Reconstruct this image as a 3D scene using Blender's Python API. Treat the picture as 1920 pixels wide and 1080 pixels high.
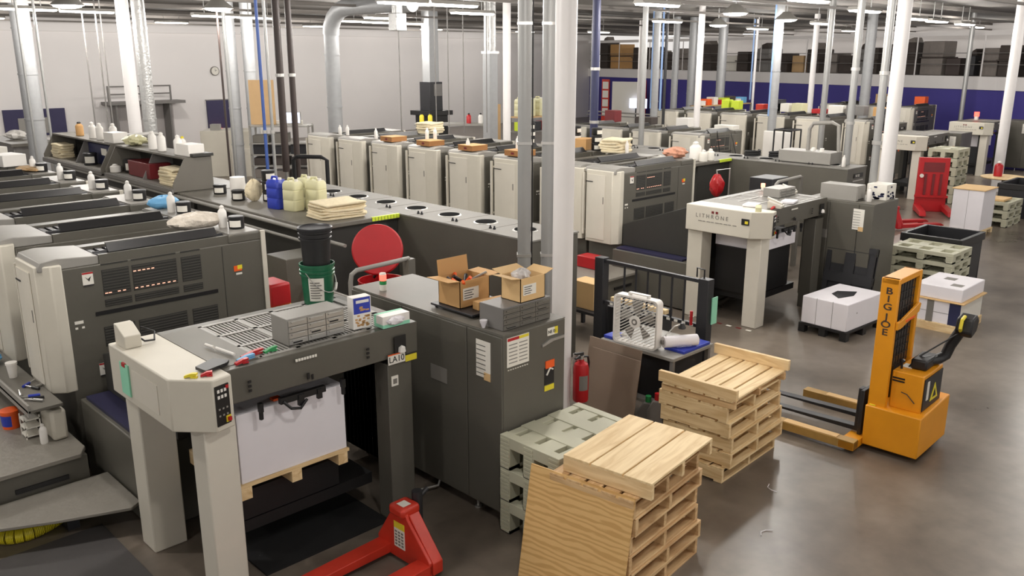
import bpy, bmesh, math, random
from mathutils import Matrix, Vector
random.seed(7)
PI = math.pi
scene = bpy.context.scene
COL = scene.collection
for o in list(bpy.data.objects):
    bpy.data.objects.remove(o)

# ------------------------------------------------------------------ camera, world, light, exposure
cam_d = bpy.data.cameras.new('camera')
cam = bpy.data.objects.new('camera', cam_d)
COL.objects.link(cam)
cam_d.sensor_width = 36.0
cam_d.lens = 36.0 * 1617.0 / 1920.0
cam_d.clip_end = 200
cam.location = (0, 0, 4.0)
cam.rotation_euler = (math.radians(90 - 15.085), 0, math.radians(45.82 - 90))
scene.camera = cam
scene.view_settings.view_transform = 'Standard'
scene.view_settings.look = 'None'
scene.view_settings.gamma = 1.0
scene.view_settings.use_curve_mapping = False
scene.view_settings.exposure = 0.27
world = bpy.data.worlds.new('hall_world')
scene.world = world
world.use_nodes = True
world.node_tree.nodes['Background'].inputs[0].default_value = (0.82, 0.785, 0.75, 1)
world.node_tree.nodes['Background'].inputs[1].default_value = 0.85
LAMP_W = 134.0
LAMP_COL = (1.0, 0.96, 0.91)

# ------------------------------------------------------------------ materials
def lin(c):
    c = c / 255.0
    return c / 12.92 if c <= 0.04045 else ((c + 0.055) / 1.055) ** 2.4
def rgb(r, g, b):
    return (lin(r), lin(g), lin(b), 1)
def mat(name, c, rough=0.5, metal=0.0, var=0.10, scale=6.0, emit=0, bump=0.0, alpha=1.0, trans=0.0):
    m = bpy.data.materials.new(name)
    m.use_nodes = True
    nt = m.node_tree
    b = nt.nodes['Principled BSDF']
    b.inputs['Roughness'].default_value = rough
    b.inputs['Metallic'].default_value = metal
    if var > 0:
        tc = nt.nodes.new('ShaderNodeTexCoord')
        n = nt.nodes.new('ShaderNodeTexNoise')
        n.inputs['Scale'].default_value = scale
        n.inputs['Detail'].default_value = 5
        nt.links.new(tc.outputs['Object'], n.inputs['Vector'])
        mix = nt.nodes.new('ShaderNodeMix')
        mix.data_type = 'RGBA'
        nt.links.new(n.outputs['Fac'], mix.inputs[0])
        k = [max(0, x * (1 - var)) for x in c[:3]]
        h = [min(1, x * (1 + var)) for x in c[:3]]
        mix.inputs[6].default_value = (*k, 1)
        mix.inputs[7].default_value = (*h, 1)
        nt.links.new(mix.outputs[2], b.inputs['Base Color'])
        if bump > 0:
            bp = nt.nodes.new('ShaderNodeBump')
            bp.inputs['Strength'].default_value = bump
            bp.inputs['Distance'].default_value = 0.02
            nt.links.new(n.outputs['Fac'], bp.inputs['Height'])
            nt.links.new(bp.outputs['Normal'], b.inputs['Normal'])
    else:
        b.inputs['Base Color'].default_value = c
    if emit:
        b.inputs['Emission Color'].default_value = c
        b.inputs['Emission Strength'].default_value = emit
    if trans:
        b.inputs['Transmission Weight'].default_value = trans
    return m

CREAM = mat('cream_painted_steel', rgb(206, 200, 186), 0.5, 0, 0.04)
CREAM2 = mat('lighter_cream_steel', rgb(212, 206, 193), 0.5, 0, 0.04)  # slightly lighter cream for doors, rails and smaller parts
SLAT = mat('louvre_slat_steel', rgb(66, 64, 59), 0.5, 0, 0.08)
GRID = mat('guard_grid_backing', rgb(84, 82, 77), 0.6, 0, 0.08)
DARK = mat('olive_charcoal_steel', rgb(90, 87, 79), 0.42, 0, 0.10, 3)
DARKER = mat('dark_louvre_steel', rgb(48, 47, 44), 0.5, 0, 0.1)
BLACK = mat('black_plastic', rgb(24, 23, 24), 0.45, 0, 0.1)
BLACKM = mat('black_painted_steel', rgb(40, 40, 43), 0.45, 0.1, 0.1)
GREY = mat('grey_steel_top', rgb(106, 102, 94), 0.5, 0.0, 0.08, 4)
LGREY = mat('light_grey_steel', rgb(148, 145, 139), 0.45, 0.1, 0.06)
MGREY = mat('mid_grey_plastic', rgb(118, 115, 112), 0.5, 0, 0.08)
TREAD = mat('grey_tread_plate', rgb(138, 133, 124), 0.5, 0.2, 0.10, 14, bump=0.2)
STEEL = mat('brushed_steel', rgb(190, 188, 184), 0.32, 0.75, 0.06, 12)
GALV = mat('galvanised_duct', rgb(160, 161, 162), 0.48, 0.25, 0.10, 9)
ALU = mat('flexible_foil_duct', rgb(190, 190, 188), 0.32, 0.5, 0.12, 20, bump=0.6)
POSTW = mat('white_painted_post', rgb(232, 228, 226), 0.45, 0, 0.04)
CONDUIT = mat('grey_conduit', rgb(160, 160, 158), 0.4, 0.5, 0.06)
NAVY = mat('navy_paint', rgb(34, 38, 74), 0.5, 0, 0.08)
BLUEP = mat('blue_pipe_paint', rgb(58, 88, 158), 0.45, 0, 0.08)
TRAYC = mat('dark_brown_card', rgb(158, 110, 64), 0.8, 0, 0.1)
VTOP = mat('vent_top_steel', rgb(128, 125, 119), 0.62, 0.0, 0.08, 5)
VENT = mat('matt_black_vent', rgb(20, 20, 20), 1.0, 0, 0)
VENT.node_tree.nodes['Principled BSDF'].inputs['Specular IOR Level'].default_value = 0.05
PALEBLUE = mat('pale_blue_pipe_paint', rgb(130, 160, 205), 0.4, 0, 0.05)
BROWN = mat('dark_brown_pipe', rgb(58, 46, 42), 0.5, 0, 0.1)
PAPER = mat('white_paper', rgb(232, 228, 232), 0.65, 0, 0.03)
WHITE = mat('white_plastic', rgb(232, 228, 222), 0.45, 0, 0.04)
LABELW = mat('white_label', rgb(228, 224, 214), 0.6, 0, 0.05, 30)
RED = mat('red_paint', rgb(178, 26, 32), 0.38, 0, 0.10)
REDORANGE = mat('worn_red_orange_enamel', rgb(196, 52, 34), 0.4, 0, 0.18, 7)
YELLOW = mat('yellow_orange_enamel', rgb(226, 150, 26), 0.38, 0, 0.10, 4)
YELL = mat('yellow_plastic', rgb(226, 208, 52), 0.45, 0, 0.08)
LIME = mat('lime_tape', rgb(206, 226, 60), 0.5, 0, 0.25, 40)
GREEN = mat('dark_green_plastic', rgb(22, 92, 62), 0.35, 0, 0.06)
GREENP = mat('green_plastic', rgb(40, 140, 76), 0.45, 0, 0.08)
MINT = mat('mint_green_paper', rgb(146, 214, 182), 0.6, 0, 0.06)
BLUE = mat('blue_plastic', rgb(44, 62, 170), 0.35, 0, 0.08)
SKYBL = mat('light_blue_plastic', rgb(110, 172, 216), 0.5, 0, 0.06)
JUG = mat('natural_poly_jug', rgb(212, 208, 168), 0.4, 0, 0.06, 6)
RAGM = mat('cream_cotton_rags', rgb(226, 212, 180), 0.9, 0, 0.12, 18, bump=0.7)
RAGBAGM = mat('plastic_bag_of_rags', rgb(214, 204, 190), 0.4, 0, 0.2, 22, bump=0.8)
CARD = mat('brown_cardboard', rgb(196, 152, 98), 0.75, 0, 0.07, 5)
CARDL = mat('light_cardboard', rgb(214, 178, 126), 0.75, 0, 0.06, 5)
CHIP = mat('grey_brown_chipboard', rgb(140, 122, 106), 0.75, 0, 0.06, 4)
PLASTPAL = mat('grey_green_moulded_plastic', rgb(188, 186, 164), 0.55, 0, 0.06, 4)
ORANGE = mat('orange_plastic', rgb(238, 96, 34), 0.45, 0, 0.06)
HOSEY = mat('yellow_ribbed_hose', rgb(222, 206, 40), 0.45, 0, 0.08)
RUBBER = mat('black_rubber', rgb(22, 22, 23), 0.75, 0, 0.1)
LAMPRED = mat('lit_red_lens', (1.0, 0.06, 0.04, 1), 0.4, 0, 0, emit=4)
LAMPORG = mat('lit_orange_lens', (1.0, 0.25, 0.12, 1), 0.4, 0, 0, emit=4)
GLOW = mat('warm_glint_glow', (1.0, 0.48, 0.34, 1), 0.4, 0, 0, emit=0.9)  # emissive colour for the painted reddish highlights on the louvres
SCREEN = mat('lit_screen', (0.72, 0.78, 1.0, 1), 0.3, 0, 0, emit=1.4)
LENS = mat('fluorescent_lens', (1.0, 0.96, 0.9, 1), 0.4, 0, 0, emit=6.0)
INK = mat('dark_print', rgb(46, 44, 44), 0.6, 0, 0)
GREYINK = mat('grey_print', rgb(120, 116, 110), 0.6, 0, 0)
BLUEWALL = mat('purple_blue_wall_paint', rgb(62, 54, 138), 0.6, 0, 0.05, 1)
WALLP = mat('white_wall_paint', rgb(232, 228, 226), 0.7, 0, 0.03, 1)
CEILM = mat('grey_deck_ceiling', rgb(116, 112, 107), 0.9, 0, 0.12, 2)
JOISTM = mat('grey_joist', rgb(112, 107, 102), 0.7, 0, 0.1)
WARM = mat('tan_board', rgb(196, 162, 118), 0.7, 0, 0.08)
MAROON = mat('maroon_paint', rgb(112, 30, 34), 0.5, 0, 0.1)
SHELFD = mat('dark_stored_goods', rgb(70, 62, 58), 0.8, 0, 0.25, 5)
SHELFG = mat('grey_wrapped_goods', rgb(128, 120, 114), 0.6, 0, 0.15, 6)

def wood(name, c1, c2, scale, axis, rough=0.6):
    m = bpy.data.materials.new(name)
    m.use_nodes = True
    nt = m.node_tree
    b = nt.nodes['Principled BSDF']
    b.inputs['Roughness'].default_value = rough
    tc = nt.nodes.new('ShaderNodeTexCoord')
    oi = nt.nodes.new('ShaderNodeObjectInfo')
    mp = nt.nodes.new('ShaderNodeMapping')
    s = [scale] * 3
    s[axis] = scale * 0.12
    mp.inputs['Scale'].default_value = s
    add = nt.nodes.new('ShaderNodeVectorMath')
    add.operation = 'ADD'
    sc = nt.nodes.new('ShaderNodeVectorMath')
    sc.operation = 'SCALE'
    sc.inputs[0].default_value = (7, 5, 3)
    nt.links.new(oi.outputs['Random'], sc.inputs['Scale'])
    nt.links.new(tc.outputs['Object'], add.inputs[0])
    nt.links.new(sc.outputs[0], add.inputs[1])
    nt.links.new(add.outputs[0], mp.inputs['Vector'])
    n = nt.nodes.new('ShaderNodeTexNoise')
    n.inputs['Scale'].default_value = 1.0
    n.inputs['Detail'].default_value = 6
    n.inputs['Distortion'].default_value = 1.2
    nt.links.new(mp.outputs[0], n.inputs['Vector'])
    r = nt.nodes.new('ShaderNodeValToRGB')
    r.color_ramp.elements[0].position = 0.36
    r.color_ramp.elements[0].color = c1
    r.color_ramp.elements[1].position = 0.62
    r.color_ramp.elements[1].color = c2
    nt.links.new(n.outputs['Fac'], r.inputs[0])
    nt.links.new(r.outputs[0], b.inputs['Base Color'])
    return m
PINE = [wood('pale_pine_along_x', rgb(216, 184, 134), rgb(238, 212, 166), 14, 0),
        wood('pale_pine_along_y', rgb(214, 180, 130), rgb(238, 212, 166), 14, 1)]
PINE2 = [wood('tan_pine_along_x', rgb(194, 154, 108), rgb(226, 192, 144), 14, 0),
         wood('tan_pine_along_y', rgb(192, 152, 106), rgb(224, 190, 142), 14, 1)]
PLY = bpy.data.materials.new('oak_grained_plywood')
PLY.use_nodes = True
nt = PLY.node_tree
b = nt.nodes['Principled BSDF']; b.inputs['Roughness'].default_value = 0.6
tc = nt.nodes.new('ShaderNodeTexCoord'); mp = nt.nodes.new('ShaderNodeMapping'); mp.inputs['Scale'].default_value = (1.0, 0.22, 1.0)
wv = nt.nodes.new('ShaderNodeTexWave'); wv.inputs['Scale'].default_value = 7.0; wv.inputs['Distortion'].default_value = 9.0; wv.inputs['Detail'].default_value = 3.0; wv.inputs['Detail Scale'].default_value = 1.4
rp = nt.nodes.new('ShaderNodeValToRGB')
rp.color_ramp.elements[0].position = 0.15; rp.color_ramp.elements[0].color = rgb(204, 160, 98)
rp.color_ramp.elements[1].position = 0.6; rp.color_ramp.elements[1].color = rgb(224, 184, 122)
nt.links.new(tc.outputs['Object'], mp.inputs['Vector']); nt.links.new(mp.outputs[0], wv.inputs['Vector'])
nt.links.new(wv.outputs['Fac'], rp.inputs[0]); nt.links.new(rp.outputs[0], b.inputs['Base Color'])

# polished concrete floor
FLOORM = bpy.data.materials.new('polished_concrete')
FLOORM.use_nodes = True
nt = FLOORM.node_tree
b = nt.nodes['Principled BSDF']
tc = nt.nodes.new('ShaderNodeTexCoord')
n1 = nt.nodes.new('ShaderNodeTexNoise'); n1.inputs['Scale'].default_value = 0.45; n1.inputs['Detail'].default_value = 7; n1.inputs['Roughness'].default_value = 0.6
n2 = nt.nodes.new('ShaderNodeTexNoise'); n2.inputs['Scale'].default_value = 5.0; n2.inputs['Detail'].default_value = 6
nt.links.new(tc.outputs['Object'], n1.inputs['Vector']); nt.links.new(tc.outputs['Object'], n2.inputs['Vector'])
r1 = nt.nodes.new('ShaderNodeValToRGB')
r1.color_ramp.elements[0].position = 0.32; r1.color_ramp.elements[0].color = rgb(80, 71, 62)
r1.color_ramp.elements[1].position = 0.68; r1.color_ramp.elements[1].color = rgb(138, 127, 115)
nt.links.new(n1.outputs['Fac'], r1.inputs[0])
mx = nt.nodes.new('ShaderNodeMix'); mx.data_type = 'RGBA'; mx.blend_type = 'MULTIPLY'; mx.inputs[0].default_value = 0.35
r2 = nt.nodes.new('ShaderNodeValToRGB')
r2.color_ramp.elements[0].position = 0.3; r2.color_ramp.elements[0].color = (0.55, 0.55, 0.55, 1)
r2.color_ramp.elements[1].position = 0.6; r2.color_ramp.elements[1].color = (1, 1, 1, 1)
nt.links.new(n2.outputs['Fac'], r2.inputs[0])
nt.links.new(r1.outputs[0], mx.inputs[6]); nt.links.new(r2.outputs[0], mx.inputs[7])
nt.links.new(mx.outputs[2], b.inputs['Base Color'])
mr = nt.nodes.new('ShaderNodeMapRange')
mr.inputs[3].default_value = 0.2; mr.inputs[4].default_value = 0.42
nt.links.new(n1.outputs['Fac'], mr.inputs[0]); nt.links.new(mr.outputs[0], b.inputs['Roughness'])

# ------------------------------------------------------------------ mesh helper
class G:
    def __init__(s):
        s.v = []; s.f = []; s.m = []
    def add(s, vs, fs, mi=0):
        k = len(s.v)
        s.v += [Vector(p) for p in vs]
        for f in fs:
            s.f.append([i + k for i in f]); s.m.append(mi)
        return s
    def box(s, x0, y0, z0, x1, y1, z1, mi=0):
        if x0 > x1: x0, x1 = x1, x0
        if y0 > y1: y0, y1 = y1, y0
        if z0 > z1: z0, z1 = z1, z0
        return s.add([(x0, y0, z0), (x1, y0, z0), (x1, y1, z0), (x0, y1, z0), (x0, y0, z1), (x1, y0, z1), (x1, y1, z1), (x0, y1, z1)],
                     [(3, 2, 1, 0), (4, 5, 6, 7), (0, 1, 5, 4), (1, 2, 6, 5), (2, 3, 7, 6), (3, 0, 4, 7)], mi)
    def prism(s, pts, axis, c0, c1, mi=0):
        n = len(pts)
        def P(a, b, c):
            return {'x': (c, a, b), 'y': (a, c, b), 'z': (a, b, c)}[axis]
        vs = [P(a, b, c0) for a, b in pts] + [P(a, b, c1) for a, b in pts]
        fs = [list(range(n))[::-1], [i + n for i in range(n)]]
        fs += [(i, (i + 1) % n, (i + 1) % n + n, i + n) for i in range(n)]
        return s.add(vs, fs, mi)
    def cyl(s, p0, p1, r0, r1=None, n=16, mi=0, caps=True):
        r1 = r0 if r1 is None else r1
        p0 = Vector(p0); p1 = Vector(p1); d = (p1 - p0).normalized()
        a = d.orthogonal().normalized(); c = d.cross(a)
        vs = []
        for p, r in ((p0, r0), (p1, r1)):
            vs += [p + (a * math.cos(t * 2 * PI / n) + c * math.sin(t * 2 * PI / n)) * r for t in range(n)]
        fs = [(i, (i + 1) % n, (i + 1) % n + n, i + n) for i in range(n)]
        if caps: fs += [list(range(n))[::-1], [i + n for i in range(n)]]
        return s.add(vs, fs, mi)
    def tube(s, pts, r, n=8, mi=0):
        pts = [Vector(p) for p in pts]
        rings = []; a = None
        for i, p in enumerate(pts):
            d = (pts[min(i + 1, len(pts) - 1)] - pts[max(i - 1, 0)]).normalized()
            if a is None: a = d.orthogonal().normalized()
            a = (a - d * a.dot(d)).normalized(); c = d.cross(a)
            rings.append([p + (a * math.cos(t * 2 * PI / n) + c * math.sin(t * 2 * PI / n)) * r for t in range(n)])
        vs = [q for ring in rings for q in ring]
        fs = [(k * n + i, k * n + (i + 1) % n, (k + 1) * n + (i + 1) % n, (k + 1) * n + i) for k in range(len(pts) - 1) for i in range(n)]
        fs += [list(range(n))[::-1], [(len(pts) - 1) * n + i for i in range(n)]]
        return s.add(vs, fs, mi)
    def lathe(s, prof, c=(0, 0, 0), n=20, mi=0):
        vs = []; fs = []
        for r, z in prof:
            vs += [(c[0] + r * math.cos(t * 2 * PI / n), c[1] + r * math.sin(t * 2 * PI / n), c[2] + z) for t in range(n)]
        for k in range(len(prof) - 1):
            fs += [(k * n + i, k * n + (i + 1) % n, (k + 1) * n + (i + 1) % n, (k + 1) * n + i) for i in range(n)]
        fs += [list(range(n))[::-1], [(len(prof) - 1) * n + i for i in range(n)]]
        return s.add(vs, fs, mi)
    def grid(s, nx, ny, fn, mi=0):
        vs = [fn(i / nx, j / ny) for j in range(ny + 1) for i in range(nx + 1)]
        fs = [(j * (nx + 1) + i, j * (nx + 1) + i + 1, (j + 1) * (nx + 1) + i + 1, (j + 1) * (nx + 1) + i) for j in range(ny) for i in range(nx)]
        return s.add(vs, fs, mi)
    def xf(s, M):
        s.v = [M @ p for p in s.v]
        return s
    def build(s, name, mats, parent=None, bevel=0.0, loc=None, rz=0.0):
        me = bpy.data.meshes.new(name)
        me.from_pydata([tuple(p) for p in s.v], [], s.f)
        if not isinstance(mats, (list, tuple)): mats = [mats]
        for m in mats: me.materials.append(m)
        bm = bmesh.new(); bm.from_mesh(me)
        for i, f in enumerate(bm.faces): f.material_index = s.m[i]
        bmesh.ops.recalc_face_normals(bm, faces=bm.faces)
        for f in bm.faces: f.smooth = True
        bm.to_mesh(me); bm.free()
        me.set_sharp_from_angle(angle=math.radians(34))
        o = bpy.data.objects.new(name, me)
        COL.objects.link(o)
        if parent is not None: o.parent = parent
        if loc is not None: o.location = loc
        o.rotation_euler = (0, 0, rz)
        if bevel:
            md = o.modifiers.new('bevel', 'BEVEL'); md.width = bevel; md.segments = 2; md.limit_method = 'ANGLE'; md.angle_limit = math.radians(40)
            md.harden_normals = False
        return o
def build_split(g, name, mats, parent=None, bevel=0.0):
    """each loose piece of g becomes an object of its own"""
    par = list(range(len(g.v)))
    def find(a):
        while par[a] != a:
            par[a] = par[par[a]]; a = par[a]
        return a
    for f in g.f:
        for i in f[1:]: par[find(i)] = find(f[0])
    groups = {}
    for fi, f in enumerate(g.f): groups.setdefault(find(f[0]), []).append(fi)
    out = []
    for fs in groups.values():
        q = G(); mp = {}
        for fi in fs:
            ff = []
            for i in g.f[fi]:
                if i not in mp: mp[i] = len(q.v); q.v.append(g.v[i].copy())
                ff.append(mp[i])
            q.f.append(ff); q.m.append(g.m[fi])
        out.append(q.build(name, mats, parent, bevel))
    return out
G.build_split = build_split
def B(*a): return G().box(*a)

def tag(o, label, cat, group=None, kind=None):
    o['label'] = label; o['category'] = cat
    if group: o['group'] = group
    if kind: o['kind'] = kind
    return o
def thing(name, label, cat, loc=(0, 0, 0), rz=0.0, group=None):
    o = bpy.data.objects.new(name, None)
    o.empty_display_size = 0.1
    COL.objects.link(o)
    o.location = loc; o.rotation_euler = (0, 0, rz)
    return tag(o, label, cat, group)
def struct(g, name, m):
    o = g.build(name, m); o['kind'] = 'structure'
    return o
CH = {}
def dup(root, loc, rz=None, label=None, group=None, kids=None):
    def rec(o, par):
        c = o.copy(); COL.objects.link(c)
        if par is not None: c.parent = par
        for ch in o.children:
            rec(ch, c)
        return c
    c = rec(root, None)
    c.location = loc
    if rz is not None: c.rotation_euler = (0, 0, rz)
    if label: c['label'] = label
    if group: c['group'] = group
    return c

FX = Matrix(((0, 0, -1), (-1, 0, 0), (0, 1, 0)))     # lettering read on a face that looks towards -X
FY = Matrix(((1, 0, 0), (0, 0, -1), (0, 1, 0)))      # lettering read on a face that looks towards -Y
def text(s, size, m, parent, loc, frame=FY, name='lettering', spacing=1.0, sx=1.0, bold=0.0, align='LEFT'):
    cu = bpy.data.curves.new('tmp', 'FONT')
    cu.body = s; cu.size = size; cu.extrude = 0.0012; cu.offset = bold; cu.align_x = align; cu.space_character = spacing
    to = bpy.data.objects.new('tmp', cu); COL.objects.link(to)
    dg = bpy.context.evaluated_depsgraph_get()
    me = bpy.data.meshes.new_from_object(to.evaluated_get(dg))
    bpy.data.objects.remove(to)
    for v in me.vertices:
        v.co = frame @ Vector((v.co.x * sx, v.co.y, v.co.z))
    me.materials.clear(); me.materials.append(m)
    o = bpy.data.objects.new(name, me); COL.objects.link(o)
    o.parent = parent; o.location = loc
    return o
ORD = ['nearest', 'second', 'third', 'fourth', 'fifth', 'sixth', 'seventh', 'eighth', 'ninth']

# ================================================================== THE SETTING
struct(B(-14, -8, -0.2, 62, 46, 0), 'floor', FLOORM)
CZ = 5.55
g = B(-14, -8, CZ, 62, 46, CZ + 0.15)
struct(g, 'ceiling', CEILM)
struct(B(-14, 39, 0, 46, 39.3, CZ), 'wall_back', WALLP)
# mezzanine side: it leans a little off square to the back wall
MA = Vector((45.0, 39.0, 0)); MB_ = Vector((36.2, 3.0, 0))
md_ = (MB_ - MA).normalized(); mn = Vector((-md_.y, md_.x, 0))
if mn.x < 0: mn = -mn
def mz(t, d):
    p = MA + md_ * t + mn * d
    return p
ML = (MB_ - MA).length
def mbox(t0, t1, d0, d1, z0, z1, mi=0, g=None):
    g = g or G()
    q = [mz(t0, d0), mz(t1, d0), mz(t1, d1), mz(t0, d1)]
    return g.prism([(p.x, p.y) for p in q], 'z', z0, z1, mi)
struct(mbox(0, ML, 0.12, 0.4, 0, 2.66), 'wall_right', BLUEWALL)
struct(mbox(0, ML, 0, 9, 2.66, 3.18), 'trim_1', WALLP)          # mezzanine floor edge
struct(mbox(0, ML, 0, 0.15, 4.78, 4.94), 'trim_2', WALLP)       # header over the mezzanine opening
struct(mbox(0, ML, 8.8, 9, 3.18, CZ), 'wall_mezzanine', WALLP)
struct(B(-14, 38.8, 4.95, 45, 39, 5.12), 'trim_3', WALLP)
# ceiling joists
for i in range(11):
    y = -5 + i * 4.1
    g = G()
    g.box(-13, y - 0.04, CZ - 0.10, 60, y + 0.04, CZ)
    g.box(-13, y - 0.05, CZ - 0.34, 60, y + 0.05, CZ - 0.28)
    o = struct(g, 'trim_%d' % (4 + i), JOISTM)

# ceiling lamps
def lamp(name, label, pos, rz=0, round_=False, group='ceiling lamps', power=1.0):
    t = thing(name, label, 'lamp', pos, rz, group)
    g = G()
    if round_:
        g.lathe([(0.10, 0.22), (0.16, 0.16), (0.30, 0.04), (0.33, 0.0), (0.30, 0.0)], n=24)
        g.build('housing', LGREY, t)
        G().lathe([(0.29, 0.0), (0.26, -0.035), (0.12, -0.06)], n=24).build('lens', LENS, t)
    else:
        g.prism([(-0.14, 0), (0.14, 0), (0.10, 0.07), (-0.10, 0.07)], 'x', -0.64, 0.64)
        g.build('housing', LGREY, t)
        G().prism([(-0.12, 0), (0.12, 0), (0.09, -0.04), (-0.09, -0.04)], 'x', -0.61, 0.61).build('lens', LENS, t)
    h = CZ - pos[2]
    G().cyl((-0.3 if not round_ else 0, 0, 0.06), (-0.3 if not round_ else 0, 0, h), 0.012, n=6).cyl((0.3 if not round_ else 0.02, 0, 0.06), (0.3 if not round_ else 0.02, 0, h), 0.012, n=6).build('hanger', CONDUIT, t)
    ld = bpy.data.lights.new('lamp_light', 'POINT')
    ld.shadow_soft_size = 0.14
    ld.energy = LAMP_W * power; ld.color = LAMP_COL
    lo = bpy.data.objects.new('lamp_light', ld); COL.objects.link(lo)
    lo.parent = t; lo.location = (0, 0, -0.22)
    return t
LZ = 5.0
lamps = [
    (6.45, 19.8, 1, 'round lamp over the left ink consoles, left end of the frame'),
    (9.25, 18.8, 1, 'round lamp left of the twin dark brown pipes'),
    (14.75, 20.2, 0, 'strip lamp right of the big silver elbow duct'),
    (10.9, 14.2, 0, 'strip lamp nearest the foil duct elbow at the top edge'),
    (12.0, 14.1, 0, 'strip lamp in front of the black hood duct'),
    (14.6, 16.4, 0, 'strip lamp just behind the one before the black hood duct'),
    (14.9, 11.1, 0, 'strip lamp at the top edge right of the navy pipe'),
    (22.4, 16.3, 0, 'strip lamp behind the first one right of the navy pipe'),
    (19.4, 12.1, 1, 'round lamp above the middle of the low white press units'),
    (26.4, 17.1, 1, 'small far round lamp before the mezzanine shelves'),
    (31.0, 18.3, 0, 'strip lamp in front of the mezzanine, middle of the photo'),
    (23.9, 13.2, 1, 'round lamp hanging left of the thin white post, far right bay'),
    (27.5, 13.9, 0, 'strip lamp in the far bay behind the thin silver post'),
    (20.4, 9.3, 0, 'strip lamp crossing the two silver posts on the right'),
    (25.8, 10.3, 0, 'strip lamp touching the thick white post on the right'),
    (28.2, 10.6, 0, 'strip lamp just right of the thick white post'),
    (31.4, 10.9, 0, 'strip lamp farthest right, before the mezzanine'),
    (15.8, 8.3, 0, 'strip lamp cut by the top edge right of centre'),
    (30.3, 25.7, 0, 'strip lamp far back beside the corner of the hall'),
]
for i, (x, y, rd, lab) in enumerate(lamps):
    lamp('ceiling_lamp', lab, (x, y, LZ), 0, bool(rd))
for i, x in enumerate((6.6, 8.0, 11.4, 12.8, 15.9, 17.3, 18.7)):
    lamp('ceiling_lamp', '%s strip lamp from the left in the long row before the back wall' % ['first', 'second', 'third', 'fourth', 'fifth', 'sixth', 'seventh'][i], (x, 23.0 + 0.2 * i, LZ + 0.05), 0, False, 'lamp row before the back wall')
for i, x in enumerate((2.0, 8.5, 15.0, 21.5, 28.0, 34.5)):  # extra lamps added to brighten the back wall
    lamp('ceiling_lamp', '%s added far strip lamp from the left, close to the back wall' % ['first', 'second', 'third', 'fourth', 'fifth', 'sixth'][i], (x, 34.5, CZ - 0.3), 0, False, 'added lamps close to the back wall', 1.5)
for x, y in [(9.3, 9.7), (10.3, 7.6), (0.2, 8.6), (2.5, 2.0), (7.5, 1.2), (12.5, 2.2), (3.2, 7.2), (7.6, 6.2), (12.2, 6.4), (5.4, 12.6), (18.0, 3.4), (1.0, 13.0), (23.0, 5.0), (1.5, 22.0), (29.0, 5.5), (-3.0, 4.0), (-3.0, 12.0), (4.0, -3.0), (14.0, -3.0), (34.0, 4.0)]:  # unseen lamps added to light the foreground and the press aisles
    lamp('ceiling_lamp', 'added unseen strip lamp above the top edge of the photo', (x, y, LZ), 0, False)
for i, (t_, d_) in enumerate(((3, 4.5), (10, 4.5), (17, 4.5), (24, 4.5), (31, 4.5))):  # lamps added to brighten the mezzanine stores
    p = mz(t_, d_)
    lamp('ceiling_lamp', '%s added strip lamp from the left, hung above the stored goods on the mezzanine' % ['first', 'second', 'third', 'fourth', 'fifth'][i], (p.x, p.y, 5.25), 0, False, 'added lamps above the mezzanine', 0.8)

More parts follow.
